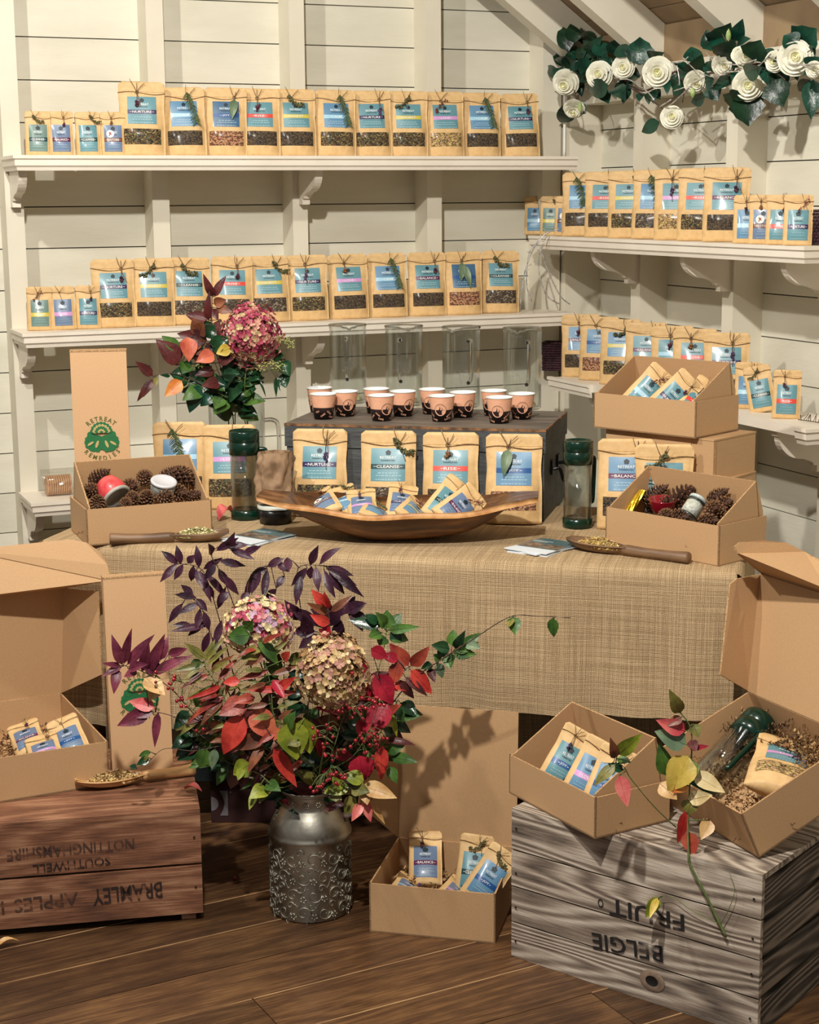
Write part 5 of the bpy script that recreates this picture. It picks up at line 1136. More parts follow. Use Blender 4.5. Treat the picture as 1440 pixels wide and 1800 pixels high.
# dark woven baskets
def basket(loc, rz, w, d, h, lb):
    t = thing('woven_basket', lb, 'basket', loc, (0, 0, rz), 'dark woven baskets'); b = MB(); nl = int(h/.008)
    for k in range(nl):
        z = k*.008
        for i in range(4):
            a0 = ((-w/2, -d/2), (w/2, -d/2), (w/2, d/2), (-w/2, d/2)); p1, p2 = a0[i], a0[(i+1) % 4]; n = 12
            b.tube([V((p1[0]+(p2[0]-p1[0])*j/n, p1[1]+(p2[1]-p1[1])*j/n, z+.004))+V(((p2[1]-p1[1]), -(p2[0]-p1[0]), 0)).normalized()*(.0016 if (j+k) % 2 else -.0016) for j in range(n+1)], .0036, 5)
    b.box((-w/2, -d/2, 0), (w/2, d/2, .004)); part('basket_weave', b, M('dark_wicker', S(44, 22, 32), S(70, 38, 48), 60, .5), t)
p_ = PX(979, 668, 2.60); basket((p_.x-.0, p_.y, ZR2+.001), math.radians(-36), .085, .07, .098, 'dark purple woven basket at the far end of the lower right shelf')
p_ = PX(1436, 430, 2.60); basket((p_.x, p_.y, ZR1+.001), math.radians(-30), .05, .06, .09, 'dark woven basket at the near end of the upper right shelf')
# under the table
p_ = PZ(372, 1466, 0); q_ = PZ(520, 1478, 0)
t = thing('printed_box', 'dark red box with a white emblem in the shadow under the table', 'box', (p_.x+.02, p_.y+.07, .001), (0, 0, math.radians(-24))); b = MB(); b.box((0, 0, 0), (.30, .16, .115)); part('box_body', b, shaded_red, t)
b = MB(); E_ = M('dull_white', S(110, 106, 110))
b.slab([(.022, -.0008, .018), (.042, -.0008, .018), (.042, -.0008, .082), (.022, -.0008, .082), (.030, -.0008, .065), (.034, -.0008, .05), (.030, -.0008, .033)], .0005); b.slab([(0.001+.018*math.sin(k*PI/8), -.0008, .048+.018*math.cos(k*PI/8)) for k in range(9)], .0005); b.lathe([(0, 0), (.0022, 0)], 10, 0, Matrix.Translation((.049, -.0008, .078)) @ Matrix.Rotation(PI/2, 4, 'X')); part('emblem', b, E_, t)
t = thing('storage_crate', 'dark green crate in the shadow under the table, above the red box', 'crate', (p_.x-.03, p_.y+.06, .1175), (0, 0, math.radians(-22))); b = MB(); b.box((0, 0, 0), (.34, .2, .12)); b.box((-.008, -.008, .105), (.348, .208, .122)); part('crate_body', b, M('dark_green_crate', S(8, 22, 22), rough=.6), t)  # green also darkened, with the under-table shade put into its colour

# ================================================================ plants
def TOCAM(p): return (CAM-V(p)).normalized()
SHAPE = dict(purple='lance', wine='ovate', dark='ovate')
def spray(name, label, cat, grp, path, leaves, D, rnd=None, stem=None, r=.0018, base=None, berries=None, seed=0, heads=None):
    """path: pixels from mouth to tip, on the vertical plane at heading depth D (or per-point depth);
    leaves: (bx, by, tx, ty, width_px, colour[, dD]); rnd: (n, colour list, length, width) leaves sprouting along the stem"""
    R = random.Random(seed+len(path)*7+int(path[-1][0])); P = []
    for i, q in enumerate(path): P.append(PH(q[0], q[1], (q[2] if len(q) > 2 else D)))
    if base is not None:
        if base[2] < .1: k_ = V((base[0]-cx_, base[1]-cy_, 0)); P = [V(base), V((cx_, cy_, .27))+k_*1.1+V(((P[1]-P[0]).x*.12, 0, 0))]+P[1:]
        else: P = [V(base), V(base)+(P[1]-V(base))*.12+V((0, 0, .17))]+P[1:]
    P0_ = P
    P = smoothpath(P, 6); o0 = P[0].copy(); t = thing(name, label, cat, o0, group=grp); L_ = lambda p: p-o0
    b = MB(); n = len(P); b.tube([L_(p) for p in P], [r*(1-.6*i/(n-1)) for i in range(n)], 6); part('stem', b, stem or stemd, t, True)
    cols = []; b = MB()
    def ci(c):
        if c not in cols: cols.append(c)
        return cols.index(c)+1
    for q in leaves or []:
        bx, by, tx, ty, w, c = q[:6]; dd = q[6] if len(q) > 6 else 0; sh = q[7] if len(q) > 7 else ('lance' if c == 'purple' else 'ovate')
        pb, pt = PH(bx, by, D+dd), PH(tx, ty, D+dd-R.uniform(-.012, .03)); nr = (TOCAM(pb)+V((R.uniform(-.35, .35), R.uniform(-.35, .35), R.uniform(-.1, .5)))).normalized()
        near = min(P, key=lambda s_: (s_-pb).length); 
        leaf(b, L_(pb), L_(pt), w/F_PX*D*(.95 if c == 'purple' else 1.3), nr, ci(c), R.uniform(-.02, .12), sh, R.uniform(.12, .35), 7, L_(near) if (near-pb).length < .09 else None)
    if rnd:
        nl, cl, ln, wd = rnd[:4]; t0 = rnd[4] if len(rnd) > 4 else .35
        for i in range(nl):
            f = t0+(1-t0)*(i+.5)/nl; k = f*(n-1); k0 = min(n-2, int(k)); p = P[k0].lerp(P[k0+1], k-k0); ax = (P[k0+1]-P[k0]).normalized(); sd = 1 if i % 2 else -1
            cm = TOCAM(p); sidev = ax.cross(cm).normalized()*sd; d = (sidev*R.uniform(.6, 1.1)+ax*R.uniform(.1, .7)+cm*R.uniform(-.3, .5)+V((0, 0, -R.uniform(0, .5)))).normalized(); l = ln*R.uniform(.8, 1.35); c = R.choice(cl)
            pb = p+d*.008; leaf(b, L_(pb), L_(pb+d*l), wd*R.uniform(1.1, 1.6), (cm+V((R.uniform(-.4, .4), R.uniform(-.4, .4), .3))).normalized(), ci(c), R.uniform(.0, .2), 'lance' if c == 'purple' else 'ovate', R.uniform(.15, .4), 6, L_(p))
    if b.v: part('foliage', b, [stem or stemd]+[leafm[c] for c in cols], t, True)
    if berries:
        b = MB(); bm = [M('berry_red', S(120, 10, 26), S(160, 26, 40), 40, .22, coat=.4)]; st = MB()
        for x, y, n_ in berries:
            for k in range(n_):
                c = PH(x+R.uniform(-14, 14), y+R.uniform(-12, 12), D-R.uniform(0, .03)); rr = R.uniform(.0035, .0045)
                b.lathe([(0, -rr), (rr*.7, -rr*.7), (rr, 0), (rr*.7, rr*.7), (0, rr)], 10, 0, Matrix.Translation(L_(c))); near = min(P, key=lambda s_: (s_-c).length)
                st.tube(smoothpath([L_(near), L_((near+c)/2+V((0, 0, .01))), L_(c)], 3), .0006, 4)
        part('berries', b, bm, t, True); part('berry_stalks', st, stemg, t, True)
    return t, P
def hydrangea(name_lb, grp, path, D, cen, rad_px, cols, seed, base=None, n=330, extra=None, squash=.85):
    t, P = spray('hydrangea_stem', name_lb, 'flower', grp, path, extra, D, base=base, stem=stemg, r=.003, seed=seed)
    R = random.Random(seed); c = PH(cen[0], cen[1], D); r = rad_px/F_PX*D; o0 = V(t.location); b = MB(); mats = [M('petal_%s_%d_%d_%d' % ((seed,)+k), S(*k), tuple(min(1, x*1.25) for x in S(*k)), 90, .55, sss=0) for k in cols]
    cm = TOCAM(c)
    for i in range(n):
        z = 1-2*(i+.5)/n; a = i*2.39996; d = V((math.sqrt(1-z*z)*math.cos(a), math.sqrt(1-z*z)*math.sin(a), z))
        if d.dot(cm) < -.35: continue
        rr = r*R.uniform(.80, 1.03)*(1+.22*mnoise.noise(V((d.x*1.7+seed, d.y*1.7, d.z*1.7)))); p = c+V((d.x*rr, d.y*rr, d.z*rr*squash))-o0; u = d.orthogonal().normalized(); w = d.cross(u); q0 = R.uniform(0, 2); s_ = R.uniform(.0085, .0115); mi = R.choice(range(len(mats)))
        for k in range(4):
            an = q0+k*PI/2; e = u*math.cos(an)+w*math.sin(an); f = d.cross(e)
            up = R.uniform(.1, .7); tip = p+(e+d*up).normalized()*s_; m_ = p+(e+d*(up*.5)).normalized()*s_*.6
            b.add([p, m_+f*s_*.5+d*.0012, tip+f*s_*.25, tip+d*.0008, tip-f*s_*.25, m_-f*s_*.5+d*.0012, m_], [(0, 6, 1), (0, 5, 6), (6, 2, 1), (6, 3, 2), (6, 4, 3), (6, 5, 4)], mi if R.random() < .85 else R.randrange(len(mats)))
        b.add([p+d*.0012+u*.001, p+d*.0012-u*.001+w*.001, p+d*.0012-w*.001], [(0, 1, 2)], 0)
    part('flower_head', b, mats, t, True)
    b = MB(); b.lathe([(0, -r*.72*squash), (r*.55, -r*.5*squash), (r*.78, 0), (r*.55, r*.5*squash), (0, r*.72*squash)], 14, 0, Matrix.Translation(c-o0)); part('flower_core', b, M('hydrangea_core', S(88, 70, 48)), t, True)
CB_ = V((cx_, cy_, .10)); DB = CB_.dot(_h)
def mouth(i, n=9, r=.035): return V((cx_+r*math.cos(i*2.4)*((i % 3+1)/3), cy_+r*math.sin(i*2.4)*((i % 3+1)/3), .06))
mth = lambda i: mouth(i)
D0 = 3.32
G = 'purple-leaved sprays in the milk churn'
sp_ = 'leaf spray'
pl = lambda pts, c='purple', w=15: [(a, b_, c_, d, w, c) for a, b_, c_, d in pts]
spray('purple_leaf_spray', 'dark purple leaf spray arching highest on the left over the burlap', sp_, G, [(470, 1390), (430, 1230), (392, 1110), (368, 1030), (350, 998), (305, 990)], pl([(313, 992, 283, 968), (318, 992, 310, 958), (330, 990, 342, 975), (312, 990, 281, 1024), (322, 992, 306, 1020), (340, 994, 336, 1022), (350, 998, 345, 958), (358, 1000, 392, 980), (360, 1008, 398, 1052), (352, 1004, 372, 1060), (345, 1002, 358, 1036), (376, 1050, 352, 1018), (383, 1070, 398, 1030), (390, 1090, 375, 1140), (362, 1014, 340, 1010)]), D0, base=mth(0))
spray('purple_leaf_spray', 'dark purple leaf spray curling over the leaflets on the left', sp_, G, [(480, 1390), (450, 1200), (420, 1090), (390, 1010), (372, 975), (395, 958), (430, 975)], pl([(372, 975, 366, 955), (380, 968, 420, 945), (395, 962, 438, 958), (400, 962, 413, 935), (405, 966, 448, 984), (385, 985, 432, 995), (380, 990, 360, 1020), (392, 1010, 420, 1046), (384, 1000, 402, 1030), (425, 975, 460, 960), (402, 1040, 385, 1060)], w=16), D0-.03, base=mth(1))
spray('purple_leaf_spray', 'dark purple leaf spray drooping at far left against the burlap', sp_, G, [(460, 1390), (420, 1250), (382, 1150), (355, 1070), (330, 1048)], pl([(345, 1050, 307, 1045), (340, 1046, 318, 1028), (350, 1060, 312, 1080), (352, 1070, 345, 1110), (358, 1075, 368, 1110), (360, 1090, 330, 1118), (365, 1100, 300, 1110), (368, 1110, 355, 1150), (372, 1120, 392, 1160), (345, 1052, 365, 1075), (322, 1060, 296, 1096), (338, 1100, 304, 1098)], w=15), D0-.05, base=mth(2))
spray('purple_leaf_spray', 'dark purple leaf spray arching above the centre of the bouquet', sp_, G, [(500, 1390), (470, 1200), (438, 1090), (436, 1030), (452, 1000), (500, 990), (510, 985)], pl([(452, 1000, 428, 1058), (458, 1000, 442, 1045), (470, 996, 500, 982), (488, 990, 508, 1006), (496, 990, 480, 982), (445, 1010, 470, 998), (470, 1000, 462, 1055), (486, 1035, 466, 1055), (500, 1012, 486, 1034), (436, 1040, 424, 1062)], w=16), D0, base=mth(3))
spray('purple_leaf_spray', 'tall dark purple leaf spray pointing up right of the arching one', sp_, G, [(560, 1390), (545, 1200), (530, 1080), (522, 1015), (532, 994), (575, 995)], pl([(545, 993, 560, 958), (562, 992, 600, 962), (555, 996, 560, 1040), (548, 996, 545, 1018), (572, 996, 622, 1012), (575, 1000, 628, 1030), (570, 1002, 590, 1052), (540, 998, 512, 1030), (530, 1010, 520, 1065), (578, 1004, 606, 1045), (584, 1004, 640, 1050), (505, 980, 508, 1005)], w=17), D0, base=mth(4))
spray('purple_leaf_spray', 'dense dark purple leaf spray behind the two hydrangeas', sp_, G, [(560, 1390), (560, 1250), (565, 1150), (580, 1090), (600, 1070), (635, 1065)], pl([(580, 1090, 545, 1070), (560, 1100, 508, 1068), (555, 1110, 515, 1110), (560, 1115, 525, 1140), (585, 1090, 560, 1050), (600, 1080, 625, 1048), (610, 1075, 645, 1060), (612, 1080, 650, 1095), (600, 1090, 590, 1130), (590, 1085, 612, 1050), (545, 1120, 532, 1080), (620, 1070, 638, 1110), (575, 1100, 600, 1070), (530, 1090, 500, 1055)], w=26), D0+.01, base=mth(5))
spray('purple_leaf_spray', 'wine-purple leaf spray reaching in front of the tall kraft box', sp_, G, [(450, 1400), (370, 1280), (300, 1210), (250, 1180), (218, 1170)], [(215, 1168, 196, 1115, 17, 'wine'), (218, 1166, 232, 1104, 15, 'wine'), (224, 1168, 272, 1115, 17, 'wine'), (214, 1172, 178, 1190, 12, 'wine'), (212, 1170, 179, 1166, 9, 'wine'), (206, 1175, 200, 1220, 17, 'wine'), (226, 1176, 260, 1168, 18, 'wine'), (250, 1180, 262, 1128, 17, 'wine'), (258, 1182, 290, 1114, 19, 'wine'), (270, 1185, 340, 1152, 18, 'wine'), (255, 1165, 285, 1180, 26, 'wine'), (282, 1160, 296, 1118, 16, 'wine'), (240, 1178, 218, 1190, 14, 'wine'), (296, 1150, 330, 1140, 15, 'wine')], D0-.08, base=mth(6))
spray('purple_leaf_spray', 'pinkish leaf spray low in front of the tall kraft box', sp_, G, [(450, 1400), (380, 1310), (310, 1262), (262, 1250)], [(262, 1250, 206, 1276, 26, 'wine'), (272, 1244, 226, 1232, 22, 'pink'), (278, 1252, 272, 1314, 14, 'wine'), (268, 1250, 240, 1262, 14, 'wine'), (255, 1190, 290, 1222, 30, 'tan'), (280, 1200, 262, 1232, 24, 'tan')], D0-.08, base=mth(7))
G = 'red-leaved branches in the milk churn'
spray('red_leaf_branch', 'red-leaved branch with two large salmon leaves hanging left of centre', 'branch', G, [(520, 1380), (490, 1310), (455, 1260), (425, 1235)], [(427, 1257, 393, 1326, 38, 'red'), (443, 1246, 487, 1302, 40, 'coral'), (430, 1230, 385, 1258, 32, 'brick'), (464, 1310, 435, 1360, 17, 'brown'), (481, 1315, 522, 1384, 24, 'red'), (448, 1226, 410, 1236, 18, 'brick'), (470, 1290, 410, 1318, 26, 'brown'), (476, 1292, 500, 1284, 22, 'coral')], D0-.13, base=mth(8))
spray('red_leaf_branch', 'branch with broad crimson leaves below the tan hydrangea on the right', 'branch', G, [(590, 1380), (625, 1310), (655, 1260), (670, 1200)], [(681, 1235, 645, 1297, 40, 'crimson'), (660, 1186, 690, 1238, 38, 'crimson'), (632, 1328, 640, 1374, 42, 'crimson'), (672, 1311, 670, 1372, 23, 'red'), (652, 1140, 682, 1157, 22, 'crimson'), (670, 1260, 706, 1238, 18, 'brick'), (640, 1290, 628, 1264, 24, 'crimson'), (656, 1200, 644, 1232, 30, 'crimson')], D0-.10, base=mth(1))
spray('red_leaf_branch', 'brick red leafy branch at the upper right of the bouquet', 'branch', G, [(600, 1380), (650, 1280), (690, 1200), (720, 1172)], [(722, 1178, 760, 1220, 26, 'red'), (722, 1170, 755, 1136, 22, 'brick'), (718, 1170, 685, 1131, 28, 'brick'), (701, 1165, 690, 1204, 24, 'brick'), (712, 1190, 752, 1224, 14, 'maroon'), (705, 1196, 728, 1228, 16, 'maroon'), (695, 1200, 714, 1214, 16, 'red'), (700, 1160, 668, 1152, 18, 'crimson')], D0-.07, base=mth(2))
spray('red_leaf_branch', 'upright branch of small red leaves above the tan hydrangea', 'branch', G, [(570, 1380), (575, 1200), (580, 1110), (574, 1050)], [(574, 1066, 547, 1036, 18, 'red'), (576, 1070, 570, 1040, 14, 'red'), (578, 1078, 540, 1060, 14, 'brown'), (582, 1075, 622, 1046, 12, 'brown'), (580, 1096, 545, 1080, 18, 'red'), (580, 1100, 570, 1124, 16, 'crimson'), (576, 1062, 560, 1052, 14, 'red'), (582, 1120, 560, 1105, 16, 'crimson')], D0-.05, base=mth(3))
spray('red_leaf_branch', 'feathery branch of narrow red and green leaves at the far left', 'branch', G, [(480, 1390), (430, 1290), (385, 1210), (355, 1165)], [(368, 1186, 322, 1206, 9, 'brick'), (397, 1223, 331, 1270, 11, 'brick'), (390, 1205, 325, 1230, 9, 'red'), (364, 1165, 304, 1180, 11, 'olive'), (360, 1157, 324, 1130, 14, 'olive'), (362, 1160, 378, 1124, 12, 'olive'), (372, 1180, 402, 1160, 10, 'olive'), (352, 1160, 330, 1178, 14, 'green'), (392, 1230, 352, 1276, 14, 'brown'), (380, 1210, 350, 1240, 14, 'brick')], D0-.11, stem=stemg, base=mth(4), rnd=(26, ['brown', 'brick', 'olive', 'maroon'], .05, .010, .35))
spray('red_leaf_branch', 'branch of narrow red leaves in front of the pink hydrangea', 'branch', G, [(510, 1390), (490, 1280), (475, 1200), (455, 1130)], [(472, 1177, 418, 1196, 12, 'brick'), (489, 1211, 438, 1214, 12, 'red'), (422, 1198, 392, 1200, 16, 'red'), (480, 1195, 500, 1228, 18, 'crimson'), (498, 1160, 510, 1145, 16, 'red'), (490, 1210, 520, 1190, 16, 'red'), (455, 1120, 490, 1170, 20, 'green'), (440, 1115, 400, 1120, 30, 'green'), (432, 1105, 445, 1092, 22, 'green'), (470, 1150, 430, 1170, 14, 'brown'), (460, 1140, 420, 1150, 16, 'olive')], D0-.13, stem=stemg, base=mth(5), rnd=(20, ['brick', 'olive', 'brown'], .045, .011, .35))
spray('red_leaf_branch', 'branch of brown-red leaves filling the centre left of the bouquet', 'branch', G, [(500, 1395), (450, 1330), (400, 1270), (360, 1240)], None, D0-.06, base=mth(6), rnd=(30, ['brick', 'brown', 'maroon', 'olive'], .055, .016, .2))
spray('red_leaf_branch', 'branch of dark red leaves filling the centre right of the bouquet', 'branch', G, [(560, 1395), (590, 1300), (620, 1230), (650, 1180)], None, D0-.03, base=mth(7), rnd=(20, ['maroon', 'crimson', 'brown', 'dark'], .055, .024, .1))
G = 'green-leaved branches in the milk churn'
spray('green_leaf_branch', 'branch with a big lime green leaf at the front centre', 'branch', G, [(540, 1385), (530, 1330), (520, 1290)], [(510, 1268, 522, 1336, 50, 'lime'), (535, 1262, 545, 1325, 40, 'lime'), (505, 1280, 520, 1250, 22, 'green'), (528, 1300, 505, 1310, 20, 'olive')], D0-.145, stem=stemg, base=mth(8))
spray('green_leaf_branch', 'branch with lime leaves drooping at the lower left by the churn neck', 'branch', G, [(530, 1390), (490, 1385), (455, 1360), (420, 1350)], [(440, 1342, 410, 1362, 32, 'lime'), (470, 1386, 438, 1404, 28, 'lime'), (450, 1392, 438, 1424, 14, 'lime'), (468, 1377, 494, 1391, 22, 'green'), (425, 1350, 418, 1372, 14, 'lime'), (462, 1395, 456, 1412, 14, 'olive')], D0-.12, stem=stemg, base=mth(0))
spray('green_leaf_branch', 'branch with olive and pink leaves spilling over the churn shoulder on the right', 'branch', G, [(560, 1388), (600, 1375), (640, 1385), (665, 1395)], [(614, 1380, 568, 1394, 24, 'lime'), (626, 1402, 606, 1432, 26, 'olive'), (637, 1382, 698, 1403, 28, 'tan'), (640, 1407, 652, 1445, 17, 'pink'), (652, 1407, 677, 1449, 10, 'tan'), (635, 1411, 618, 1444, 17, 'pink'), (618, 1384, 650, 1392, 26, 'olive'), (600, 1372, 588, 1384, 26, 'lime'), (640, 1372, 600, 1364, 26, 'lime'), (600, 1396, 580, 1404, 22, 'olive'), (642, 1390, 646, 1415, 20, 'tan')], D0-.13, base=mth(1))
spray('green_leaf_branch', 'branch with fresh green leaves at the right edge of the bouquet', 'branch', G, [(590, 1385), (640, 1340), (680, 1300), (700, 1260)], [(689, 1332, 735, 1341, 20, 'green'), (680, 1322, 712, 1310, 18, 'green'), (685, 1348, 698, 1377, 18, 'green'), (681, 1302, 731, 1310, 12, 'maroon'), (702, 1244, 708, 1274, 14, 'green'), (684, 1248, 698, 1296, 12, 'lime'), (656, 1318, 648, 1368, 18, 'green'), (690, 1290, 672, 1280, 16, 'dark'), (705, 1262, 690, 1240, 16, 'dark')], D0-.08, stem=stemg, base=mth(2))
spray('green_leaf_branch', 'branch topped by a fresh green leaf cluster right of the tan hydrangea', 'branch', G, [(590, 1385), (640, 1250), (670, 1160), (680, 1110)], [(680, 1105, 680, 1072, 26, 'green'), (684, 1108, 738, 1102, 16, 'green'), (684, 1115, 718, 1126, 22, 'green'), (676, 1118, 666, 1134, 22, 'green'), (672, 1100, 612, 1090, 22, 'dark'), (676, 1102, 660, 1076, 20, 'green'), (690, 1100, 706, 1078, 20, 'green'), (670, 1112, 648, 1120, 20, 'green'), (688, 1112, 706, 1130, 20, 'dark'), (665, 1095, 640, 1080, 16, 'dark')], D0-.04, stem=stemg, base=mth(3))
spray('trailing_branch', 'long thin green-leaved branch reaching right across the burlap', 'branch', G, [(600, 1385), (660, 1270), (720, 1200), (775, 1160, 3.24), (830, 1125, 3.21), (895, 1085, 3.18), (945, 1083, 3.16), (1003, 1086, 3.14)], [(795, 1135, 797, 1106, 20, 'green'), (790, 1140, 758, 1134, 20, 'dark'), (800, 1140, 818, 1108, 16, 'dark'), (800, 1145, 842, 1130, 24, 'green'), (798, 1148, 838, 1150, 20, 'green'), (790, 1150, 792, 1176, 22, 'green'), (775, 1160, 762, 1150, 16, 'green'), (770, 1165, 778, 1192, 16, 'eucal'), (810, 1140, 846, 1112, 18, 'green'), (780, 1155, 772, 1130, 18, 'dark'), (820, 1130, 845, 1140, 18, 'eucal'), (760, 1168, 740, 1176, 14, 'dark'), (740, 1185, 722, 1200, 16, 'dark'), (755, 1175, 765, 1200, 14, 'maroon'), (902, 1084, 906, 1116, 22, 'green', -.1), (972, 1086, 974, 1120, 17, 'green', -.14), (900, 1086, 893, 1104, 12, 'olive', -.1)], D0-.06, base=mth(4), r=.0017)
spray('trailing_branch', 'thin bare twig with curled green leaves reaching left over the scoop', 'branch', G, [(500, 1395), (460, 1340), (400, 1312), (340, 1320), (290, 1316), (262, 1338), (238, 1352)], [(262, 1332, 240, 1345, 14, 'dark'), (266, 1322, 244, 1330, 10, 'green'), (240, 1350, 228, 1346, 10, 'dark'), (362, 1316, 352, 1350, 28, 'green'), (378, 1316, 372, 1352, 16, 'eucal'), (250, 1340, 262, 1328, 9, 'olive')], D0-.10, base=mth(5), r=.0012)
for k, (pth, lb) in enumerate((([(520, 1395), (470, 1330), (430, 1280)], 'dark green leafy branch low on the left of the bouquet'), ([(550, 1395), (540, 1330), (530, 1270)], 'dark green leafy branch in the heart of the bouquet'), ([(570, 1395), (600, 1330), (620, 1290)], 'dark green leafy branch low on the right of the bouquet'),
        ([(510, 1395), (420, 1310), (330, 1240)], 'dark green leafy branch reaching to the left edge of the bouquet'), ([(560, 1395), (500, 1250), (500, 1160)], 'dark green leafy branch rising between the two hydrangeas'), ([(590, 1395), (660, 1300), (700, 1230)], 'dark green leafy branch at the right behind the crimson leaves'),
        ([(520, 1395), (400, 1340), (340, 1290)], 'dark green leafy branch lowest at the left of the bouquet'))):
    spray('green_leaf_branch', lb, 'branch', G, pth, None, D0+.03-.012*k, stem=stemg, base=mth(k), rnd=(38, ['gdark', 'green', 'dark', 'maroon', 'olive', 'gdark', 'brown'], .048, .024, .15), seed=50+k)
G = 'berry branches in the milk churn'
spray('berry_branch', 'branch of dark red berries under the tan hydrangea', 'berries', G, [(560, 1390), (580, 1330), (600, 1270), (610, 1250)], None, D0-.15, stem=stemg, base=mth(6), berries=[(605, 1252, 14), (625, 1255, 9), (572, 1285, 8), (560, 1290, 4), (596, 1240, 6), (610, 1188, 2)], r=.0012, seed=2)
spray('berry_branch', 'branch of dark red berries beside the crimson leaves on the right', 'berries', G, [(580, 1390), (620, 1330), (650, 1280), (665, 1240)], None, D0-.16, stem=stemg, base=mth(7), berries=[(665, 1238, 8), (650, 1236, 6), (668, 1300, 9), (655, 1305, 7), (630, 1305, 5), (652, 1320, 5)], r=.0012, seed=3)
spray('berry_branch', 'branch of dark red berries low above the churn rim', 'berries', G, [(560, 1390), (575, 1360), (590, 1330)], None, D0-.15, stem=stemg, base=mth(8), berries=[(575, 1318, 6), (595, 1325, 6), (560, 1380, 8), (585, 1370, 7), (596, 1357, 5)], r=.0012, seed=4)
spray('berry_branch', 'branch of dark red berries on the left side of the bouquet', 'berries', G, [(500, 1390), (430, 1290), (370, 1220), (320, 1200)], None, D0-.09, stem=stemg, base=mth(0), berries=[(322, 1235, 6), (296, 1200, 6), (352, 1275, 5), (440, 1270, 5), (430, 1285, 3), (276, 1188, 2), (452, 1150, 4)], r=.0012, seed=5)
hydrangea('pink and cream hydrangea head at the upper left of the large bouquet', 'hydrangeas in the milk churn', [(520, 1390), (480, 1260), (462, 1150)], D0-.06, (452, 1100), 63, [(196, 174, 122), (190, 122, 124), (160, 58, 82), (200, 188, 146), (176, 142, 166)], 11, base=mth(1))
hydrangea('tan and dusty pink hydrangea head at the centre of the large bouquet', 'hydrangeas in the milk churn', [(560, 1390), (575, 1290), (583, 1230)], D0-.12, (585, 1183), 68, [(176, 142, 98), (192, 164, 116), (168, 122, 106), (150, 114, 74), (198, 178, 134)], 12, base=mth(2), n=400, squash=1.0)

# bouquet in the glass mug
pm = PH(418, 800, 4.44); pm.z = TZ+.0015
t = thing('glass_mug', 'tall glass mug with handle holding the pink hydrangea bouquet', 'mug', (pm.x, pm.y, pm.z), (0, 0, math.radians(-22+8)), None)
MR, MH = .0755, .255
b = MB(); b.lathe([(0, 0), (MR*.95, 0), (MR, .005), (MR, MH), (MR-.002, MH+.001), (MR-.0035, MH), (MR-.0035, .012), (0, .010)], 44); part('mug_body', b, glass, t, True)
b = MB(); b.tube(smoothpath([(MR-.001, 0, MH*.80), (MR+.022, 0, MH*.80), (MR+.036, 0, MH*.74), (MR+.038, 0, MH*.5), (MR+.034, 0, MH*.28), (MR+.018, 0, MH*.17), (MR-.001, 0, MH*.2)], 5), .006, 12); part('handle', b, glass_s, t, True)
Dm = V((pm.x, pm.y, 0)).dot(_h); mb_ = lambda i: V((pm.x+.03*math.cos(i*2.1), pm.y+.03*math.sin(i*2.1), TZ+.018))
f = lambda X, Y: (230+X/4.8, 480+Y/4.8)
def LF(x0, y0, x1, y1, w, c, dd=0): a, b_ = f(x0, y0); c_, d = f(x1, y1); return (a, b_, c_, d, w/4.8, c, dd)
G = 'stems in the glass mug'
hydrangea('deep pink hydrangea head in the glass mug on the table', None, [(420, 740), (430, 680), (436, 630)], Dm-.10, (441, 587), 50, [(156, 56, 78), (176, 84, 100), (192, 140, 120), (136, 36, 66), (184, 162, 116)], 21, base=mb_(0), n=460, squash=1.05)
spray('leafy_stem', 'tall dark leafy stem standing highest in the glass mug', 'stem', G, [(410, 740), (400, 690), f(700, 600), f(680, 400), f(690, 200)], [LF(695, 200, 610, 5, 60, 'maroon'), LF(705, 200, 808, 20, 65, 'maroon'), LF(655, 400, 665, 150, 60, 'maroon'), LF(760, 390, 705, 620, 95, 'maroon'), LF(700, 260, 808, 225, 80, 'brown'), LF(645, 395, 460, 350, 95, 'maroon'), LF(690, 300, 740, 400, 60, 'maroon'), LF(740, 300, 860, 330, 70, 'brown'), LF(600, 440, 700, 430, 60, 'dark')], Dm-.09, base=mb_(1))
spray('leafy_stem', 'stem of coral, orange and dark red leaves in the glass mug', 'stem', G, [(405, 740), (390, 670), f(640, 600), f(560, 540)], [LF(645, 570, 390, 510, 120, 'maroon'), LF(600, 640, 520, 560, 120, 'brown'), LF(480, 540, 490, 750, 130, 'coral', -.02), LF(700, 680, 550, 750, 110, 'coral', -.03), LF(840, 630, 720, 680, 90, 'yellow', -.03), LF(420, 760, 210, 560, 150, 'maroon'), LF(400, 640, 260, 530, 90, 'green'), LF(330, 700, 360, 540, 90, 'maroon'), LF(820, 640, 960, 730, 60, 'brown'), LF(640, 600, 740, 690, 90, 'maroon', .02)], Dm-.12, base=mb_(2), rnd=(16, ['maroon', 'dark', 'brown', 'gdark'], .05, .03, .4))
spray('leafy_stem', 'stem with dark leaves sticking out furthest left from the glass mug', 'stem', G, [(405, 740), (380, 690), f(420, 860), f(250, 855), f(180, 875)], [LF(185, 865, 38, 745, 75, 'maroon'), LF(200, 885, 52, 1085, 60, 'maroon'), LF(205, 890, 105, 1048, 50, 'maroon'), LF(210, 880, 205, 960, 40, 'olive'), LF(330, 870, 245, 862, 30, 'dark'), LF(430, 910, 285, 1042, 105, 'orange', -.02), LF(470, 900, 420, 980, 60, 'olive')], Dm-.12, base=mb_(3))
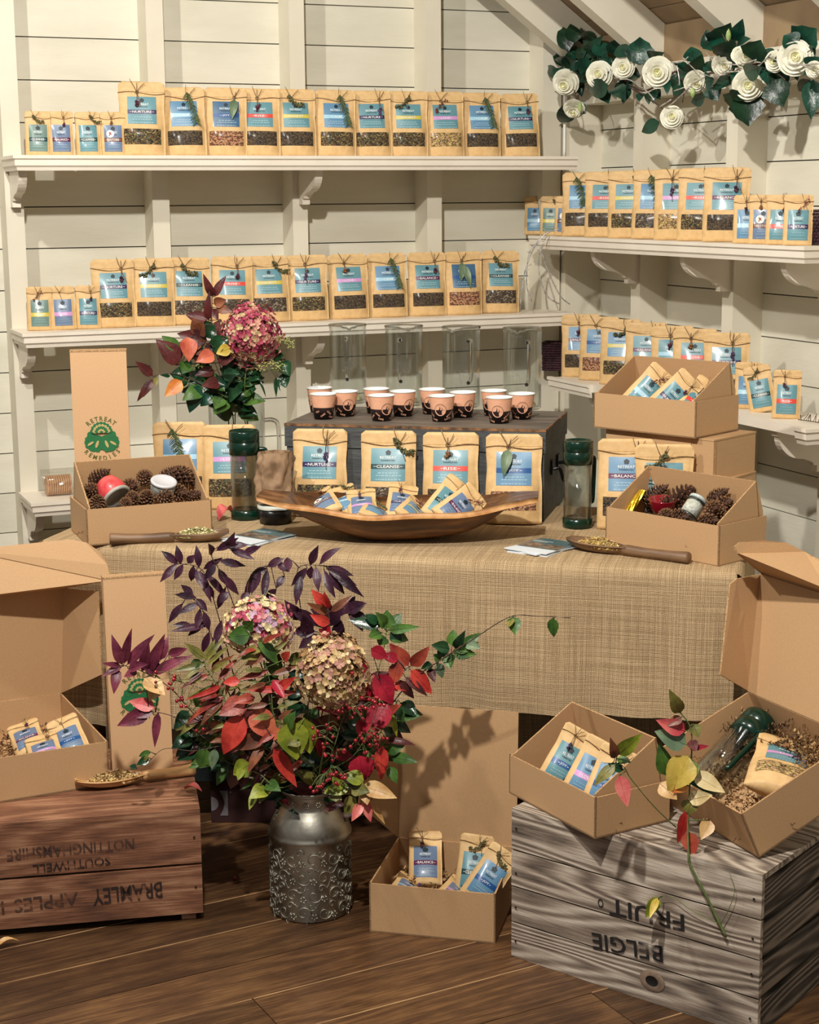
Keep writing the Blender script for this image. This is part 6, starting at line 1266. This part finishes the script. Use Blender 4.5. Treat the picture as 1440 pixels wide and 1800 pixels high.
spray('ivy_stem', 'stem of glossy dark green ivy leaves over the mug rim', 'stem', G, [(410, 740), (400, 700), f(600, 960), f(640, 880)], [LF(500, 880, 330, 850, 150, 'dark'), LF(570, 950, 495, 1180, 130, 'teal', -.02), LF(560, 930, 480, 980, 90, 'dark'), LF(640, 830, 560, 1000, 120, 'dark'), LF(480, 760, 430, 850, 110, 'green'), LF(700, 900, 620, 1000, 110, 'dark'), LF(520, 770, 440, 760, 60, 'teal')], Dm-.11, stem=stemg, base=mb_(4), rnd=(18, ['dark', 'gdark', 'green', 'teal'], .05, .034, .3))
spray('ivy_stem', 'stem of dark green ivy leaves below the pink hydrangea head', 'stem', G, [(420, 740), (420, 700), f(900, 900), f(920, 820)], [LF(900, 740, 780, 800, 190, 'dark', -.01), LF(950, 780, 1020, 880, 150, 'dark'), LF(800, 850, 880, 920, 90, 'green', -.03), LF(920, 900, 760, 960, 180, 'dark'), LF(860, 930, 900, 1040, 150, 'dark', -.02), LF(990, 960, 960, 1090, 110, 'dark'), LF(720, 1000, 760, 1080, 100, 'dark'), LF(900, 1080, 1005, 1170, 90, 'dark'), LF(1060, 870, 1100, 840, 90, 'dark'), LF(780, 720, 860, 700, 100, 'dark'), LF(660, 1020, 700, 1100, 90, 'dark')], Dm-.08, stem=stemg, base=mb_(5), rnd=(26, ['dark', 'gdark', 'green'], .05, .034, .25))
spray('ivy_stem', 'ivy stem with pale green buds hanging right of the glass mug', 'stem', G, [(425, 740), (430, 700), f(1100, 860), f(1230, 790), f(1340, 600)], [LF(1270, 750, 1345, 870, 110, 'dark'), LF(1280, 850, 1310, 970, 100, 'dark'), LF(1200, 700, 1290, 690, 90, 'dark'), LF(1225, 880, 1228, 1050, 32, 'dark'), LF(1240, 880, 1262, 1000, 32, 'dark'), LF(1080, 900, 1140, 1050, 18, 'dark'), LF(1010, 860, 1090, 900, 90, 'dark'), LF(1030, 940, 1030, 1020, 40, 'dark')], Dm-.09, stem=stemg, base=mb_(6))
b = MB(); R = random.Random(6); o0 = PH(470, 650, Dm-.1)
for X_, Y_, n_ in ((1340, 600, 26), (1310, 560, 12), (1100, 790, 26), (1160, 770, 16), (1220, 770, 20), (590, 775, 26), (1280, 790, 14)):
    for k in range(n_):
        x, y = f(X_+R.uniform(-42, 42), Y_+R.uniform(-36, 36)); blob(b, PH(x, y, Dm-.125-R.uniform(0, .015))-o0, .0028, 0, R)
part('ivy_buds', b, M('pale_buds', S(140, 148, 84), S(176, 178, 112), 60), [o for o in C.objects if o.name.startswith('ivy_stem')][-1], True, mat=Matrix.Translation(o0-V([o for o in C.objects if o.name.startswith('ivy_stem')][-1].location)))

# loose autumn sprig over the grey crate
nX = (XR.to_3x3() @ V((0, -1, 0))); g = lambda X, Y: (860+X/2.483, 1180+Y/2.483)
Dc = (XR @ V((LR*.62, 0, 0))).dot(_h)
def LG(x0, y0, x1, y1, w, c, dd=0): a, b_ = g(x0, y0); c_, d = g(x1, y1); return (a, b_, c_, d, w/2.483, c, dd)
gp = lambda X, Y, D: g(X, Y)+(D,)
def gf(X, Y, off=.010): p_ = PL(*g(X, Y), XR @ V((0, -off, 0)), nX); return g(X, Y)+(p_.dot(_h),)
G = 'loose autumn sprigs lying over the grey crate'
spray('autumn_sprig', 'long green sprig with yellow and red leaves hanging over the grey crate front', 'sprig', G, [gf(1035, 1160), gf(950, 985), gf(880, 850), gp(870, 800, Dc-.045), gp(868, 620, Dc-.02), gp(880, 440, Dc-.02), gp(882, 260, Dc-.02), gp(835, 180, Dc-.02)],
    [LG(835, 182, 785, 78, 55, 'olive', -.02), LG(855, 260, 728, 212, 65, 'pink', -.02), LG(840, 200, 780, 240, 40, 'brown', -.02), LG(860, 320, 722, 262, 90, 'eucal', -.02), LG(870, 370, 780, 525, 120, 'yellow', -.02), LG(880, 380, 850, 500, 90, 'lime', -.015), LG(775, 455, 742, 310, 70, 'green', -.01), LG(880, 340, 962, 326, 26, 'crimson', -.02), LG(745, 490, 820, 560, 70, 'tan', -.02), LG(890, 450, 1030, 530, 70, 'cream', -.02), LG(870, 560, 975, 540, 60, 'cream', -.02), LG(885, 560, 868, 625, 70, 'olive', -.02), LG(858, 608, 822, 752, 46, 'red', -.02), LG(868, 700, 895, 805, 70, 'coral', -.02), LG(965, 650, 925, 735, 60, 'tan', -.02), LG(890, 230, 915, 290, 50, 'olive', -.015), LG(880, 300, 905, 350, 44, 'maroon', -.02), LG(850, 480, 800, 530, 60, 'orange', -.015)], Dc, stem=stemg, r=.0026)
spray('autumn_sprig', 'thin green sprig with one bright pink leaf across the open box', 'sprig', G, [gp(815, 680, Dc-.01), gp(720, 590, Dc-.03), gp(620, 470, Dc-.05), gp(580, 410, Dc-.05), gp(500, 400, Dc-.05)],
    [LG(568, 455, 605, 592, 64, 'pink', -.06), LG(550, 408, 458, 500, 46, 'olive', -.06), LG(560, 362, 668, 272, 60, 'lime', -.06), LG(548, 380, 528, 288, 40, 'brown', -.06), LG(585, 432, 518, 402, 36, 'dark', -.06), LG(560, 380, 620, 400, 40, 'green', -.05), LG(570, 400, 600, 402, 30, 'dark', -.05)], Dc, stem=stemg, r=.0013)
spray('autumn_sprig', 'curly tendril hanging at the right of the grey crate front', 'sprig', G, [gf(1010, 1105), gf(1050, 1030), gf(1072, 950), gf(1045, 870)], None, Dc, stem=stemg, r=.0009)
spray('autumn_sprig', 'yellow-green curled leaf on a tendril stuck to the grey crate front', 'sprig', G, [gf(1000, 1100), gf(880, 1040), gf(800, 985), gf(742, 985)], [LG(742, 985, 682, 1075, 50, 'lime', gf(710, 1030, .03)[2]-Dc), LG(735, 990, 700, 1080, 30, 'yellow', gf(710, 1030, .035)[2]-Dc)], Dc, stem=stemg, r=.0009)

# fallen leaves and a berry
def fallen(pz, ang, l, w, c, lb, z, tilt=.2):
    b = MB(); leaf(b, (-l/2, 0, .004), (l/2, 0, .006), w, (0, 0, 1), 0, tilt, 'ovate', .5); o = link('fallen_leaf', b.mesh('fallen_leaf', leafm[c], True), loc=(pz.x, pz.y, z+.001), rot=(0, 0, math.radians(ang))); tag(o, lb, 'leaf', 'fallen leaves')
fallen(PZ(340, 1394, BZ), -50, .045, .026, 'pink', 'pink fallen leaf on the right end of the brown crate', BZ)
fallen(PZ(398, 915, TZ), 30, .055, .04, 'pink', 'crumpled pink-red leaf on the table beside the left flask', TZ, .5)
fallen(PZ(14, 1665, 0), 10, .05, .02, 'tan', 'small tan leaf on the floor at the lower left corner', 0)
p_ = PZ(413, 1547, 0); b = MB(); b.lathe([(0, 0), (.003, .001), (.0042, .004), (.003, .007), (0, .008)], 12); o = link('fallen_berry', b.mesh('fallen_berry', MATS['berry_red'], True), loc=(p_.x, p_.y, .0005)); tag(o, 'single dark red berry on the floor left of the churn', 'berry')

# ================================================================ rose garland
t = thing('rose_garland', 'garland of white roses and dark green leaves along the right wall', 'garland', (XS-.05, 4.2, 1.75)); o0 = V(t.location)
XG = 2.60; gx = lambda px, py, x=XG: PX(px, py, x)-o0
R = random.Random(12)
b = MB(); vine = smoothpath([gx(985, 150), gx(1010, 110), gx(1070, 120), (gx(1130, 160)), gx(1190, 125), gx(1240, 130), gx(1290, 118), gx(1350, 110), gx(1400, 100), gx(1460, 110)], 8); b.tube(vine, .003, 6)
for px, py, qx, qy in ((1100, 150, 1180, 205), (1190, 120, 1200, 180), (1230, 130, 1170, 180), (1000, 140, 1010, 200), (1330, 115, 1380, 140), (1280, 115, 1270, 60)): b.tube(smoothpath([gx(px, py), gx((px+qx)/2+8, (py+qy)/2, XG-.02), gx(qx, qy, XG-.03)], 4), .0018, 5)
part('vine', b, stemd, t, True)
def rose(c, r, face, seed, nm='rose'):
    R2 = random.Random(seed); b = MB(); d = face.normalized(); u = d.orthogonal().normalized(); w = d.cross(u)
    for ring, (rr, n, ph, hgt, curl) in enumerate(((.16, 3, 2.1, .42, 0), (.27, 4, 1.95, .38, .02), (.42, 5, 1.75, .26, .10), (.60, 5, 1.6, .10, .2), (.78, 6, 1.45, -.06, .26), (.92, 7, 1.3, -.2, .3))):
        for k in range(n):
            a = k*2*PI/n+ring*.9+R2.uniform(-.1, .1); e0 = u*math.cos(a)+w*math.sin(a); f0 = d.cross(e0); hw = PI/n*1.45
            def P_(s_, v, e=e0, f_=f0, hw=hw, rr=rr, ph=ph, hgt=hgt, curl=curl):
                q = -1+2*s_; th = q*hw*(.45+.55*math.sin(PI*min(.62, .12+.55*v))); phi = .25+(ph*(1-.16*q*q)-.25)*v; R_ = r*rr*(1+.03*q)
                return c+(e*math.cos(th)+f_*math.sin(th))*(R_*math.sin(phi)+curl*r*v**3)+d*(r*(hgt-.0)-R_*math.cos(phi)*.85-curl*r*.35*v**5+.02*r*math.sin(q*4+k)*v)
            b.grid(P_, 8, 7, 1 if ring < 2 else 0)
    o = part(nm, b, [M('rose_white', S(236, 234, 214), S(246, 244, 230), 30, .55), M('rose_cream', S(238, 236, 190), S(242, 238, 204), 30, .55)], t, True)
for i, (px, py, rp, fx, fz) in enumerate(((992, 148, 25, -.5, -.3), (1052, 130, 24, -.3, .1), (1095, 118, 20, -.2, 0), (1156, 127, 26, -.1, 0), (1273, 114, 18, .3, -.2), (1224, 146, 19, .2, -.2), (1181, 205, 19, 0, .1), (1315, 150, 24, 0, 0), (1398, 100, 26, 0, .1), (1360, 108, 16, -.6, 0), (1008, 196, 20, -.3, -.7), (1310, 100, 15, .4, .3), (1432, 122, 12, .2, 0), (1300, 92, 14, -.3, .5))):
    c = gx(px, py, XG-.045); fc = TOCAM(c+o0)+V((fx*.5, -fx*.3, fz)); rose(c, rp/F_PX*4.3, fc, i)
b = MB()
expl = ((1000, 90, 985, 45, 30), (1010, 75, 1003, 42, 30), (1020, 110, 975, 105, 30), (985, 130, 962, 118, 22), (1035, 95, 1060, 62, 28), (1030, 100, 1020, 130, 26), (1060, 100, 1050, 70, 30), (1075, 95, 1090, 66, 32), (1125, 115, 1125, 65, 40), (1120, 120, 1108, 130, 30), (1140, 100, 1168, 92, 24), (1220, 110, 1215, 82, 30), (1215, 130, 1235, 95, 32), (1250, 88, 1242, 52, 26), (1262, 80, 1285, 40, 42), (1270, 85, 1250, 62, 36), (1290, 72, 1306, 33, 24), (1296, 78, 1320, 68, 18), (1270, 104, 1292, 70, 40), (1322, 105, 1338, 70, 36), (1310, 130, 1340, 118, 28), (1345, 108, 1350, 140, 24), (1400, 80, 1378, 62, 30), (1402, 80, 1436, 50, 42), (1372, 120, 1366, 165, 30), (1360, 140, 1378, 188, 36), (1340, 140, 1350, 130, 30), (1310, 165, 1316, 222, 44), (1305, 165, 1285, 190, 36), (1325, 160, 1335, 190, 30), (1430, 140, 1426, 210, 30), (1425, 140, 1404, 160, 22), (1250, 150, 1262, 178, 30), (1262, 140, 1282, 150, 34), (1240, 145, 1256, 140, 30), (1160, 215, 1128, 232, 24), (1070, 150, 1035, 160, 34), (1080, 155, 1100, 178, 30), (1055, 160, 1070, 182, 28), (1005, 180, 985, 215, 34), (1015, 185, 1030, 200, 26), (1000, 190, 1010, 180, 26), (1240, 170, 1215, 180, 24), (1100, 100, 1088, 80, 28), (995, 120, 1012, 92, 32), (1090, 140, 1110, 160, 24), (1300, 160, 1288, 175, 28), (1420, 120, 1440, 100, 26), (1195, 150, 1185, 172, 18))
for x0, y0, x1, y1, w in expl:
    xx = XG-R.uniform(-.02, .06); p1, p2 = gx(x0, y0, xx), gx(x1, y1, xx-R.uniform(-.02, .02)); leaf(b, p1, p2, w/F_PX*4.4*1.3, (TOCAM(p1+o0)+V((R.uniform(-.3, .3), 0, R.uniform(-.2, .3)))).normalized(), R.choice((1, 1, 2, 2, 2)), R.uniform(0, .12), 'serr' if w > 34 else 'ovate', R.uniform(.1, .3))
for i in range(90):
    p1 = vine[int(R.random()**1.5*(len(vine)-1))]; d = V((R.uniform(-.6, .3), R.uniform(-1, 1), R.uniform(-1, 1))).normalized(); leaf(b, p1+d*.01, p1+d*R.uniform(.045, .07), R.uniform(.026, .04), (V((-1, -.9, .4))+V((R.uniform(-.5, .5), R.uniform(-.5, .5), R.uniform(-.5, .5)))).normalized(), R.choice((1, 2, 2)), .1, 'ovate', .2)
for i in range(34):
    x0, y0 = R.uniform(985, 1065), R.uniform(62, 150); an = R.uniform(0, 6.28); l_ = R.uniform(26, 36); p1, p2 = gx(x0, y0, XG+.03), gx(x0+l_*math.cos(an), y0+l_*math.sin(an), XG+.03-R.uniform(-.02, .02))
    leaf(b, p1, p2, .038, (TOCAM(p1+o0)+V((R.uniform(-.5, .5), 0, R.uniform(-.5, .5)))).normalized(), R.choice((1, 2, 3)), .1, 'ovate', .2); near = min(vine, key=lambda q: (q-p1).length); b.tube([near, p1], .0009, 4, 0)
part('foliage', b, [stemg, leafm['gdark'], leafm['teal'], leafm['dark']], t, True)
b = MB()
for px, py in ((1218, 162), (1281, 62), (1020, 188)):
    c = gx(px, py, XG-.05); b.lathe([(0, -.016), (.006, -.010), (.0075, 0), (.005, .010), (0, .018)], 10, 0, Matrix.Translation(c)); 
part('rose_buds', b, M('green_bud', S(96, 140, 60), S(180, 196, 130), 50), t, True)
b = MB()
for x0, y0, x1, y1 in ((1090, 140, 1130, 155), (1180, 110, 1210, 100), (1200, 100, 1230, 130), (1185, 160, 1240, 135), (1170, 190, 1215, 150), (1195, 150, 1190, 115), (1260, 110, 1330, 105), (1300, 125, 1270, 128), (1330, 120, 1355, 95), (1350, 100, 1440, 112), (1240, 90, 1260, 112), (1120, 150, 1150, 175), (1230, 128, 1275, 130), (1180, 175, 1160, 188), (1440, 125, 1400, 112)):
    p1, p2 = gx(x0, y0, XG-.055), gx(x1, y1, XG-.06); b.tube(smoothpath([p1, (p1+p2)/2+V((0, R.uniform(-.01, .01), R.uniform(-.01, .012))), p2], 4), .0018, 5)
part('silver_twigs', b, silver, t, True, label='silvery twigs woven through the garland')
# silver twigs hanging at the corner and lying on the shelf
t = thing('silver_twig_spray', 'silvery twig spray hanging in the corner between the two walls', 'twigs', PH(958, 470, 5.3)); o0 = V(t.location); b = MB(); hx = lambda px, py: PH(px, py, 5.30)-o0
for P_ in ([(966, 415), (950, 440), (948, 480), (962, 520), (985, 535)], [(970, 405), (945, 425), (925, 470), (918, 510), (914, 545)], [(950, 435), (965, 480), (985, 520), (1002, 535)], [(945, 430), (930, 445), (926, 500), (935, 530)], [(985, 402), (960, 410), (945, 430)]):
    q_ = smoothpath([hx(*p) for p in P_], 6); b.tube(q_, .002, 5)
    for k in range(3, len(q_)-1, 3): b.tube([q_[k], q_[k]+V((R.uniform(-.02, .02), 0, R.uniform(-.005, .02)))], .0008, 4)
part('twigs', b, silver, t, True)
b = MB(); p_ = PX(1412, 735, 2.56); 
for k in range(12): b.tube([V((0, .008-k*.010, .004)), V((R.uniform(-.02, .012), -.01-k*.010, R.uniform(.012, .03)))], .0009, 4)
b.tube(smoothpath([V((0, .02, .003)), V((-.004, -.05, .006)), V((.006, -.12, .004))], 4), .0013, 5); o = link('dried_twig', b.mesh('dried_twig', stemd, True), loc=(p_.x, p_.y, ZR2+.001)); tag(o, 'dried spiky twig lying on the near end of the lower right shelf', 'twig')
